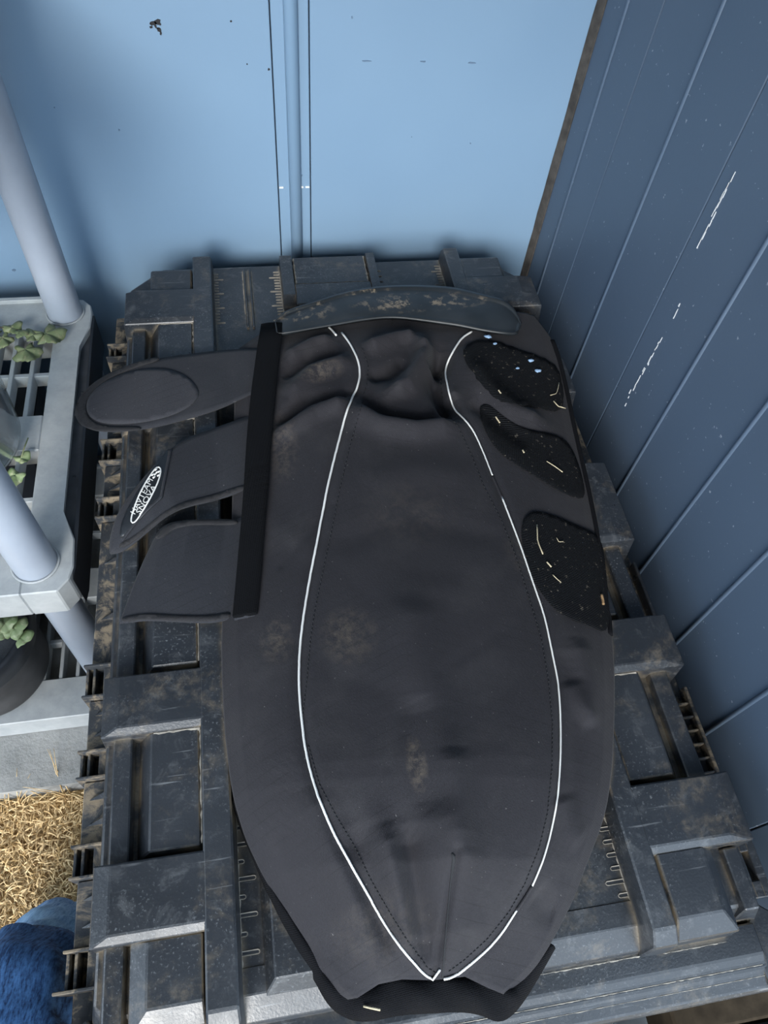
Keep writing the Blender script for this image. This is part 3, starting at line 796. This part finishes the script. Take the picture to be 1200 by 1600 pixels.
def badge_ring(poly, r):
    P = [None] * 64
    for i, (x, y) in enumerate(smooth_line(poly, 64, True)):
        h = on(b2, x, y); nn = h[1]; P[i] = h[0] + nn * .0018
    V, Fc = tube_geo(P + P[:1], r, 6, False); return V, Fc
V, Fc = badge_ring([(206, 817), (207, 806), (214, 786), (222, 767), (233, 748), (243, 734), (249, 730), (253, 735), (250, 750), (241, 770), (230, 790), (218, 810), (211, 818)], .0009)
pyobj('badge_ring', V, Fc, M['pipe'], s2)
def text_on_badge(txt, p0, p1, width, name='badge_lettering'):
    cu = bpy.data.curves.new('lettering', 'FONT'); cu.body = txt; cu.size = 1.0; cu.extrude = 0; cu.resolution_u = 2
    to = bpy.data.objects.new('lettering', cu); COL.objects.link(to)
    dg = bpy.context.evaluated_depsgraph_get(); me = bpy.data.meshes.new_from_object(to.evaluated_get(dg))
    bpy.data.objects.remove(to)
    xs = [v.co.x for v in me.vertices]; ys = [v.co.y for v in me.vertices]; x0, x1, y0, y1 = min(xs), max(xs), min(ys), max(ys)
    p0 = np.array(p0, float); p1 = np.array(p1, float); ax = p1 - p0; nrm = np.array([ax[1], -ax[0]]); nrm = nrm / np.linalg.norm(nrm) * width
    for v in me.vertices:
        q = p0 + ax * (v.co.x - x0) / (x1 - x0) + nrm * ((v.co.y - y0) / (y1 - y0) - .5)
        h = on(b2, *q); nn = h[1]
        v.co = h[0] + nn * .0022
    me.update(); return link(name, me, M['pipe'], s2)
text_on_badge('HAVTEAM', (209, 803), (237, 750), 8.5)
text_on_badge('SNOVA', (217, 803), (243, 760), 8.0)
for k, (x, y) in enumerate(((244, 742), (247, 739), (242, 747), (249, 744), (240, 743), (245, 735), (250, 738))):
    h = b2.ray_cast(Vector((0, 0, HC)), ray(x, y).normalized())
    if h[0]:
        nn = h[1] if h[1].z > 0 else -h[1]; c = h[0] + nn * .002
        V, Fc = tube_geo([c + Vector((-.0013, -.0013, 0)), c + Vector((.0013, .0013, 0))], .0010, 6); pyobj('badge_emblem', V, Fc, M['pipe'], s2)
s3, b3 = sheet('strap', [(240, 842), (248, 828), (262, 818), (285, 813), (320, 811), (350, 813), (372, 811), (384, 806)],
               [(186, 973), (200, 972), (225, 969), (260, 971), (300, 973), (335, 972), (352, 969), (368, 962)],
               [(0, .574), (.2, .588), (.45, .594), (.8, .590), (1, .598)], strapm, cover, 50, 18, .0018, .003,
               [(0, .578), (.2, .584), (.5, .588), (1, .592)])
decal('strap_binding', [(190, 966), (225, 959), (260, 961), (300, 963), (335, 962), (360, 957), (363, 964), (335, 971), (300, 972), (260, 970), (225, 968), (190, 973)], b3, .0008, bind, s3, step=4)
decal('strap_binding', [(242, 844), (250, 829), (265, 819), (287, 814), (320, 812), (372, 812), (372, 820), (345, 821), (318, 820), (290, 822), (268, 828), (256, 840)], b3, .0008, bind, s3, step=4)
# webbing band, a raised strip with cross rows at its lower half
bl = smooth_line([(404, 545), (394, 617), (388, 680), (384, 750), (380, 810), (373, 890), (366, 967)], 90)
br = smooth_line([(440, 530), (432, 600), (425, 680), (420, 750), (413, 830), (408, 900), (403, 962)], 90)
bl = np.vstack([[(410, 510)], bl]); br = np.vstack([[(441, 508)], br])
V = []; Fc = []
for i in range(91):
    t = i / 90; z = .6075 - .004 * abs(2 * t - 1)
    a, b = np.array(at(*bl[i], z)), np.array(at(*br[i], z + .004))
    for k in range(6):
        q = k / 5; p = a * (1 - q) + b * q; p[2] += .0015 * math.sin(q * math.pi) + (.0007 * math.sin(i * 3.1) if t > .45 else 0); V.append(p)
for i in range(90):
    for k in range(5): Fc.append((i * 6 + k, i * 6 + k + 1, (i + 1) * 6 + k + 1, (i + 1) * 6 + k))
o = pyobj('webbing_band', V, Fc, M['web2'], cover); md = o.modifiers.new('thickness', 'SOLIDIFY'); md.thickness = .0045; md.offset = -1
bandb = BVHTree.FromPolygons([Vector(v) for v in V], Fc)
decal('band_end', [(366, 962), (402, 955), (402, 962), (367, 970)], bandb, .0008, strapm, cover, step=4, it=0, n=24)
# moulded rubber pad at the top with a raised rim
padpoly = [(428, 512), (433, 495), (450, 483), (490, 471), (530, 458), (560, 451), (600, 446), (650, 445), (700, 447), (730, 453), (756, 460), (785, 466), (802, 478), (812, 497),
           (814, 512), (806, 521), (790, 524), (756, 520), (719, 512), (690, 508), (662, 504), (614, 498), (570, 502), (530, 509), (494, 515), (456, 521), (434, 523)]
up = smooth_line([(428, 508)] + padpoly[1:14] + [(815, 508)], 90); lo = smooth_line([(430, 516)] + padpoly[:15:-1] + [(806, 521), (813, 514)], 90)
V = []; Fc = []; KR = 17
for i in range(90):
    t = i / 89; et = abs(2 * t - 1)
    for k in range(KR):
        r_ = k / (KR - 1); er = abs(2 * r_ - 1); q = max(er, et ** 6)
        p = up[i] * (1 - r_) + lo[i] * r_
        z = .6090 + .007 * (1 - er ** 2) * (1 - et ** 4) + .0042 * math.exp(-((q - .88) / .07) ** 2) - .006 * (q > .985)
        V.append(at(p[0], p[1], z))
for i in range(89):
    for k in range(KR - 1): Fc.append((i * KR + k, i * KR + k + 1, (i + 1) * KR + k + 1, (i + 1) * KR + k))
t = NT('rubber_pad')
padc = t.mix(t.ramp(t.noise(24, 5), .35, .7), (.009, .012, .0145), (.018, .022, .026))
padc = t.mix(t.spots([(*at(660, 475, .61)[:2], .11, .022, .9), (*at(560, 458, .61)[:2], .05, .008, .9), (*at(470, 485, .61)[:2], .05, .03, .8)], t.ramp(t.noise(80, 5, .7), .52, .62)), padc, (.21, .17, .12))
t.color(padc); t.rough(.48); t.bump(t.noise(150, 3), .15, .001)
o = pyobj('rubber_pad', V, Fc, t.m, cover); md = o.modifiers.new('thickness', 'SOLIDIFY'); md.thickness = .006; md.offset = -1

# ------------------------------------------------------------------ straw, husk and lint caught on the cloth
def bit(name, pts, mat, r, label, cat, group=None, off=.0030):
    P = [hit(x, y, off)[0] for x, y in resample(pts, 7)]
    V, Fc = tube_geo(P, r * .75, 5); o = pyobj(name, V, Fc, mat)
    return tag(o, label, cat, group)
G = 'bits of straw on the black cover'
bit('straw', [(837, 822), (838, 848), (846, 868)], M['straw'], .0009, 'long bent pale straw upright on the lowest right loop patch', 'straw', G)
bit('straw', [(852, 880), (859, 888)], M['straw'], .0012, 'short thick straw on the lowest right loop patch', 'straw', G)
bit('straw', [(861, 900), (868, 907), (874, 912)], M['straw'], .0006, 'thin wisp of straw below the short thick straw', 'straw', G)
bit('straw', [(867, 842), (871, 849), (878, 848)], M['straw'], .0006, 'tiny hooked straw near the top of the lowest right loop patch', 'straw', G)
bit('straw', [(775, 652), (781, 662)], M['straw'], .0013, 'short straw near the pointed tip of the middle right loop patch', 'straw', G)
bit('straw', [(852, 723), (866, 732), (877, 740)], M['straw'], .0008, 'straight straw across the middle right loop patch', 'straw', G)
bit('straw', [(815, 706), (817, 710)], M['straw'], .0013, 'speck of straw in the middle of the middle right loop patch', 'straw', G)
bit('straw', [(871, 600), (868, 617), (858, 620)], M['straw'], .0007, 'hooked straw by the right edge of the topmost loop patch', 'straw', G)
bit('straw', [(863, 629), (870, 637), (881, 640)], M['straw'], .0010, 'straw at the lower right corner of the topmost loop patch', 'straw', G)
bit('straw', [(778, 612), (782, 617)], M['straw'], .0012, 'short straw at the lower edge of the topmost loop patch', 'straw', G)
bit('husk', [(936, 930), (938, 938), (939, 946)], M['husk'], .0020, 'small brown husk near the right edge of the lowest loop patch', 'husk')
P = [at(568, 1572, .570), at(580, 1575, .572), at(594, 1578, .570)]
V, Fc = tube_geo(P, .0009, 5); tag(pyobj('straw', V, Fc, M['straw']), 'pale straw lying on the hem webbing at the front end', 'straw', G)
for k, (x, y, r, lb) in enumerate(((762, 529, .0038, 'largest pale blue lint tuft on the top edge of the topmost loop patch'), (772, 540, .0022, 'small pale blue lint tuft below the largest tuft'),
                                   (828, 566, .0030, 'pale blue lint tuft right of the middle of the topmost loop patch'), (839, 582, .0032, 'flat pale blue lint tuft lowest on the topmost loop patch'),
                                   (807, 578, .0020, 'whitish lint speck in the middle of the topmost loop patch'))):
    c, nn = hit(x, y, .0032); bm = bmesh.new(); bmesh.ops.create_icosphere(bm, subdivisions=2, radius=r * .85)
    for v in bm.verts:
        v.co *= 1 + rng.uniform(-.35, .35); v.co.x *= 1.5; v.co.z *= .5; v.co += c
    tag(obj('lint', bm, M['lint'], smooth=True), lb, 'lint', 'lint tufts on the loop patch')

# ------------------------------------------------------------------ grey plastic shelving
PX, PY1, PY2 = -.281, .470, .897
shelf = empty('plastic_shelf', (-.60, .68, ZF), label='pale grey slatted plastic shelving unit with round poles against the back wall', cat='shelf')
S = M['shelf']; SX0 = -.925; MX = (-.257 + SX0 - .02) / 2
def mirror(p): return [(2 * MX - x, y) for x, y in p][::-1]
def deck(z, th, black_side):
    boss_r = [(-.257, .540), (-.240, .500), (-.238, .462), (-.242, .445), (-.254, .430)]
    boss_b = [(-.290, .928), (-.258, .926), (-.246, .912), (-.243, .893), (-.244, .866), (-.258, .826)]
    xi0, xi1 = 2 * MX + .294, -.294
    D = empty('deck'); D.parent = shelf; D.location = (0, 0, z - ZF)
    def dk(name, bm, mat=S): return obj(name, bm, mat, D)
    # border strips, cross strip and corner bosses
    right = [(-.294, .430)] + [boss_r[4], boss_r[3], boss_r[2], boss_r[1], boss_r[0]] + [boss_b[5], boss_b[4], boss_b[3], boss_b[2], boss_b[1], boss_b[0], (-.294, .928)]
    dk('border', prism(right, z - th, z, .0015)); dk('border', prism(mirror(right), z - th, z, .0015))
    dk('border', box(xi0, xi1, .430, .497, z - th, z, .0015)); dk('border', box(xi0, xi1, .858, .928, z - th, z, .0015))
    dk('border', box(xi0, xi1, .640, .700, z - .030, z, .0015))
    dk('rim', box(SX0 + .03, -.30, .922, .930, z - .002, z + .006, .001))
    x = xi1 - .0235
    while x > xi0 + .01:
        for y0, y1 in ((.495, .642), (.698, .860)):
            dk('slat', box(x - .0030, x + .0030, y0, y1, z - .022, z - .001, .0008))
        x -= .0262
    for y in (.565, .778):
        dk('slat', box(xi0, xi1, y - .0035, y + .0035, z - .024, z - .004, .0008))
    if black_side:  # side parts of the grey deck, their shade put into dark colours
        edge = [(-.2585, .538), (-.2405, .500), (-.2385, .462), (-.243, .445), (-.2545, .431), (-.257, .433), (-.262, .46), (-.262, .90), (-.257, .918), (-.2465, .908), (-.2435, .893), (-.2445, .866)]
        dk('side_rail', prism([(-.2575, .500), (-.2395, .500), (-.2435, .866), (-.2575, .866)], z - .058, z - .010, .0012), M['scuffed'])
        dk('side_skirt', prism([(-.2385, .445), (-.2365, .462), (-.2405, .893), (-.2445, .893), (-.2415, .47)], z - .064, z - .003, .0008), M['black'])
        for y in (.60, .745): dk('screw', box(-.252, -.248, y - .002, y + .002, z - .011, z - .009, .0008), M['groove'])
    return D
deck(.510, .052, True)
deck(.100, .054, False)
for z in (.700, ):
    pass
def pole(x, y, z0, z1):
    V, Fc = lathe_geo([(0.0001, z0), (.0245, z0), (.0232, z1), (.0001, z1)], x, y, 40); o = pyobj('pole', V, Fc, M['pole'], shelf)
    bm = o.modifiers.new('e', 'EDGE_SPLIT'); bm.split_angle = .6
    V, Fc = lathe_geo([(.0245, z0), (.0275, z0), (.0275, z0 + .0018), (.0245, z0 + .0018)], x, y, 40, True); pyobj('collar', V, Fc, S, shelf)
for x in (PX, 2 * MX - PX):
    for y in (PY1, PY2):
        pole(x, y, .510, .90); pole(x, y, .100, .460)
# upper deck out of the frame, carried by the poles
D2 = deck(.945, .052, False)

# clear tub on the upper deck
V, Fc = lathe_geo([(.0001, .5125), (.082, .5125), (.088, .516), (.0915, .525), (.096, .625), (.0995, .627), (.0995, .630), (.0940, .630), (.0898, .527), (.086, .5185), (.080, .5145), (.0001, .5145)], -.404, .652, 72)
tag(pyobj('clear_tub', V, Fc, M['clear']), 'clear plastic tub on the upper deck of the grey shelf', 'tub')
# wilted ivy sprig
def leaf_geo(cx, cy, z, size, ang, lobes, droop=.25, seed=0, tilt=0.0):
    rr = random.Random(seed); V = []; Fc = []; n = 40; K = 5
    for k in range(K):
        q = k / (K - 1)
        for i in range(n):
            a = 2 * math.pi * i / n
            rad = size * (.80 + .17 * math.cos(lobes * a) + .05 * math.cos(3 * lobes * a + seed) * q + .22 * math.cos(a) + .05 * rr.random() * (q > .9)) * q
            x, y = rad * math.cos(a), rad * math.sin(a)
            h = -droop * size * q * q + .14 * size * math.sin(3 * a + seed) * q * q + .10 * size * math.cos(lobes * a) * q + tilt * x
            V.append((cx + x * math.cos(ang) - y * math.sin(ang), cy + x * math.sin(ang) + y * math.cos(ang), z + h))
    for k in range(K - 1):
        for i in range(n): Fc.append((k * n + i, k * n + (i + 1) % n, (k + 1) * n + (i + 1) % n, (k + 1) * n + i))
    return V, Fc
ivy = empty('ivy_sprig', at(40, 525, .515), label='wilted green ivy sprig lying on the back of the upper deck', cat='ivy')
V, Fc = tube_geo([at(-60, 503, .528), at(-20, 508, .526), at(10, 513, .527), at(40, 518, .524), at(62, 525, .520)], .0011, 6); pyobj('stem', V, Fc, M['stem'], ivy)
for k, (px, py, z, sz, an) in enumerate(((72, 521, .524, .023, .3), (52, 524, .526, .014, 2.2), (40, 546, .520, .021, -1.2), (18, 512, .528, .015, 1.0), (4, 528, .524, .018, 3.9), (30, 520, .530, .010, .2), (-18, 520, .524, .020, 3.0))):
    c = at(px, py, z); V, Fc = leaf_geo(c.x, c.y, z, sz, an, 5 if k % 2 == 0 else 3, .22, k)
    o = pyobj('leaf', V, Fc, M['ivy'], ivy); o.modifiers.new('t', 'SOLIDIFY').thickness = .0004
sprig = empty('leaf_sprig', at(28, 735, .512), label='small green leaf poking out between the clear tub and the front pole', cat='leaf')
for k, (px, py, sz, an) in enumerate(((33, 716, .011, .9), (24, 742, .014, -2.0))):
    c = at(px, py, .517); V, Fc = leaf_geo(c.x, c.y, .517, sz, an, 3, .15, 20 + k); o = pyobj('leaf', V, Fc, M['leaf'], sprig); o.modifiers.new('t', 'SOLIDIFY').thickness = .0004
V, Fc = tube_geo([at(33, 716, .517), at(38, 700, .520), at(44, 684, .524)], .0009, 5); pyobj('stem', V, Fc, M['ivy'], sprig)
# potted plant on the lower deck
PCX, PCY = -.478, .530
pot = empty('potted_plant', (PCX, PCY, .10), label='small leafy plant in a black pot on the lower deck of the grey shelf', cat='potted plant')
V, Fc = lathe_geo([(.0001, .101), (.088, .101), (.0895, .106), (.092, .205), (.092, .2055)], PCX, PCY, 56); pyobj('pot_body', V, Fc, M['potg'], pot)
V, Fc = lathe_geo([(.091, .200), (.099, .203), (.101, .246), (.099, .250), (.093, .250), (.091, .225)], PCX, PCY, 56); pyobj('pot_rim', V, Fc, M['pot'], pot)
V, Fc = lathe_geo([(.0001, .236), (.05, .238), (.0925, .234)], PCX, PCY, 56); pyobj('soil', V, Fc, M['earth'], pot)
for k, (px, py, z, sz, an) in enumerate(((8, 974, .275, .016, .3), (22, 982, .270, .018, .6), (32, 996, .262, .016, .2), (4, 990, .266, .014, 2.0), (-14, 980, .28, .018, 2.6))):
    c = at(px, py, z); V, Fc = leaf_geo(c.x, c.y, z, sz, an, 3, .2, 60 + k, .3)
    o = pyobj('leaf', V, Fc, M['leaf'], pot); o.modifiers.new('t', 'SOLIDIFY').thickness = .0004
    V, Fc = tube_geo([(PCX + .02, PCY + .01, .236), ((PCX + .02 + c.x) / 2, (PCY + c.y) / 2, .262), c], .001, 5); pyobj('stem', V, Fc, M['ivy'], pot)

tag(obj('made_up_crate', stack((((-.84, -.36, .75, .885), .101), ((-.85, -.350, .74, .895), .40)), .006), M['black']), 'black crate added at the back of the lower deck to darken the view through the slats', 'crate')  # made-up crate, added so the gaps between the slats look dark

# ------------------------------------------------------------------ person in jeans beside the chest
person = empty('person', (-.36, .06, 0), label='person in flared blue jeans standing beside the front left corner of the tool chest', cat='person')
def loft(rings, seg=36, sub=5):
    """rings = (cx, cy, cz, rx, ry, axis) from hem to hip, smoothly interpolated"""
    R_ = np.array(rings, float); n = len(R_); t = np.linspace(0, n - 1, (n - 1) * sub + 1); Rr = []
    for k in range(R_.shape[1]):
        c = R_[:, k]; out = []
        for q in t:
            i = min(int(q), n - 2); f = q - i
            p0, p1, p2, p3 = c[max(i - 1, 0)], c[i], c[i + 1], c[min(i + 2, n - 1)]
            out.append(.5 * (2 * p1 + (p2 - p0) * f + (2 * p0 - 5 * p1 + 4 * p2 - p3) * f * f + (3 * p1 - p0 - 3 * p2 + p3) * f ** 3))
        Rr.append(out)
    Rr = np.array(Rr).T; V = []; Fc = []
    N = len(Rr)
    for i in range(N):
        c = Vector(Rr[i, :3]); d = (Vector(Rr[min(i + 1, N - 1), :3]) - Vector(Rr[max(i - 1, 0), :3])).normalized()
        a = Vector((1, 0, 0)) - d * d.x; a.normalize(); b = d.cross(a)
        for k in range(seg):
            th = 2 * math.pi * k / seg
            w = 1 + .035 * math.sin(3 * th + i * .5) * (1 - i / N) + .02 * math.sin(7 * th + i * .3)
            V.append(c + a * (math.cos(th) * Rr[i, 3] * w) + b * (math.sin(th) * Rr[i, 4] * w))
    for i in range(N - 1):
        for k in range(seg): Fc.append((i * seg + k, i * seg + (k + 1) % seg, (i + 1) * seg + (k + 1) % seg, (i + 1) * seg + k))
    Fc.append(tuple(range(seg))[::-1]); Fc.append(tuple((N - 1) * seg + k for k in range(seg)))
    return V, Fc
legs = []
legs.append(loft([(-.302, .030, .325, .066, .072), (-.284, .036, .385, .062, .074), (-.276, .010, .445, .056, .078), (-.290, -.055, .485, .072, .080), (-.38, -.12, .54, .086, .09), (-.52, -.21, .60, .093, .098), (-.66, -.29, .69, .10, .11), (-.80, -.34, .80, .105, .12)]))
legs.append(loft([(-1.08, -.26, .02, .10, .11), (-1.08, -.28, .25, .08, .085), (-1.07, -.30, .47, .075, .078), (-1.04, -.34, .65, .09, .095), (-1.0, -.36, .80, .10, .12)]))
legs.append(loft([(-.90, -.36, .74, .13, .10), (-.90, -.37, .84, .17, .115), (-.90, -.38, .94, .155, .105)]))
V = []; Fc = []
for a, b in legs:
    Fc += [tuple(i + len(V) for i in f) for f in b]; V += a
o = pyobj('trousers', V, Fc, M['denimd'], person)
md = o.modifiers.new('join', 'REMESH'); md.mode = 'VOXEL'; md.voxel_size = .007; md.use_smooth_shade = True
md = o.modifiers.new('soft', 'SMOOTH'); md.iterations = 6
folds = bpy.data.textures.new('cloth_folds', 'CLOUDS'); folds.noise_scale = .055; folds.noise_depth = 1
md = o.modifiers.new('folds', 'DISPLACE'); md.texture = folds; md.strength = .020; md.mid_level = .55; md.texture_coords = 'LOCAL'
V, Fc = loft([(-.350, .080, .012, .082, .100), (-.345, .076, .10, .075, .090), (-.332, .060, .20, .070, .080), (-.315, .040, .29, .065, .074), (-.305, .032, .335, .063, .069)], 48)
hm = pyobj('trouser_hem', V, Fc, M['deniml'], person, label='faded flared hem with sunlight put into its colour')  # paler than the leg: fading plus sunlight put into the denim colour
md = hm.modifiers.new('fine', 'SUBSURF'); md.levels = 1; md.render_levels = 1
creases = bpy.data.textures.new('hem_creases', 'CLOUDS'); creases.noise_scale = .035
md = hm.modifiers.new('folds', 'DISPLACE'); md.texture = creases; md.strength = .014; md.mid_level = .5; md.texture_coords = 'LOCAL'
V, Fc = loft([(-.372, .02, .002, .046, .10), (-.372, .03, .03, .048, .105), (-.372, .02, .06, .043, .08)], 24); pyobj('shoe', V, Fc, M['shoe'], person)

# ------------------------------------------------------------------ odds beside the front right corner of the chest
tag(obj('timber_sill', box(.40, .90, -.100, -.072, .20, .285, .003), M['timber']), 'brown timber board at the foot of the slate wall beside the chest', 'board')
tag(obj('storage_box', box(.37, .85, -.36, -.106, ZF - .057, .262, .006), M['matt']), 'dark storage box in front of the brown timber board', 'box')
tg = empty('plastic_tag', (.418, -.05, .40), label='white plastic tag with a yellow tip under the front right corner of the chest', cat='tag')
obj('card', box(.398, .424, -.066, -.044, .395, .402, .001), M['white'], tg); obj('tip', box(.4245, .4285, -.066, -.05, .395, .4025, .001), M['yellow'], tg)

# ------------------------------------------------------------------ dry grass on the ground
def grass(n, x0, x1, y0, y1, Lm, seed):
    r = np.random.default_rng(seed)
    bx = r.uniform(x0, x1, n); by = r.uniform(y0, y1, n)
    az = r.uniform(0, 2 * math.pi, n); cur = r.uniform(-1.6, 1.6, n); el = r.uniform(.05, .9, n); L = r.uniform(.5, 1.2, n) * Lm; w = r.uniform(.0006, .0012, n)
    z = r.uniform(-.012, .004, n); P = []; a = az.copy(); x, y = bx.copy(), by.copy(); e = el.copy()
    S_ = 4
    for k in range(S_ + 1):
        sx, sy = -np.sin(a) * w, np.cos(a) * w; q = 1 - .75 * (k / S_)
        P.append(np.stack([x - sx * q, y - sy * q, z], 1)); P.append(np.stack([x + sx * q, y + sy * q, z + .0006], 1))
        x = x + np.cos(a) * np.cos(e) * L / S_; y = y + np.sin(a) * np.cos(e) * L / S_; z = np.maximum(z + np.sin(e) * L / S_, -.011); a = a + cur / S_; e = e - .45
    V = np.stack(P, 1).reshape(-1, 3); b = np.arange(n)[:, None] * (2 * S_ + 2)
    F = np.concatenate([b + np.array([2 * k, 2 * k + 1, 2 * k + 3, 2 * k + 2]) for k in range(S_)], 0)
    return V, F
V, F = grass(30000, -.80, -.235, -.20, .338, .024, 3)
V2_, F2_ = grass(12000, -1.6, -.2, -1.2, .338, .03, 4)
me = bpy.data.meshes.new('dry_grass'); me.from_pydata(np.vstack([V, V2_]).tolist(), [], np.vstack([F, F2_ + len(V)]).tolist()); me.update()
tag(link('dry_grass', me, M['grass'], smooth=True), 'dry tan lawn grass between the shelf slab and the jeans', 'grass', kind='stuff')
def weed(x, y, n, h, seed, label):
    r = random.Random(seed); V = []; Fc = []
    for k in range(n):
        a = r.uniform(0, 6.28); l = h * r.uniform(.5, 1.1); px, py = x + r.uniform(-.012, .012), y + r.uniform(-.006, .006)
        q = [(px, py, .0), (px + .3 * l * math.cos(a), py + .3 * l * math.sin(a), .6 * l), (px + .9 * l * math.cos(a), py + .9 * l * math.sin(a), .9 * l + .004)]
        v, f = tube_geo(smooth_line(q, 6), [.0009, .0008, .0007, .0006, .0005, .0003], 4); Fc += [tuple(i + len(V) for i in g) for g in f]; V += v
    tag(pyobj('dry_weed', V, Fc, M['grass']), label, 'weed', 'dry weeds along the slab edge')
for k, (px, py, n, h, lb) in enumerate(((104, 1222, 9, .075, 'dry weed stalks at the slab edge closest to the chest'), (22, 1262, 9, .05, 'dry weed tuft at the slab edge farthest from the chest'), (62, 1240, 6, .05, 'thin dry weed in the middle of the slab edge'))):
    p = at(px, py, .0); weed(p.x, .332, n, h, k, lb)
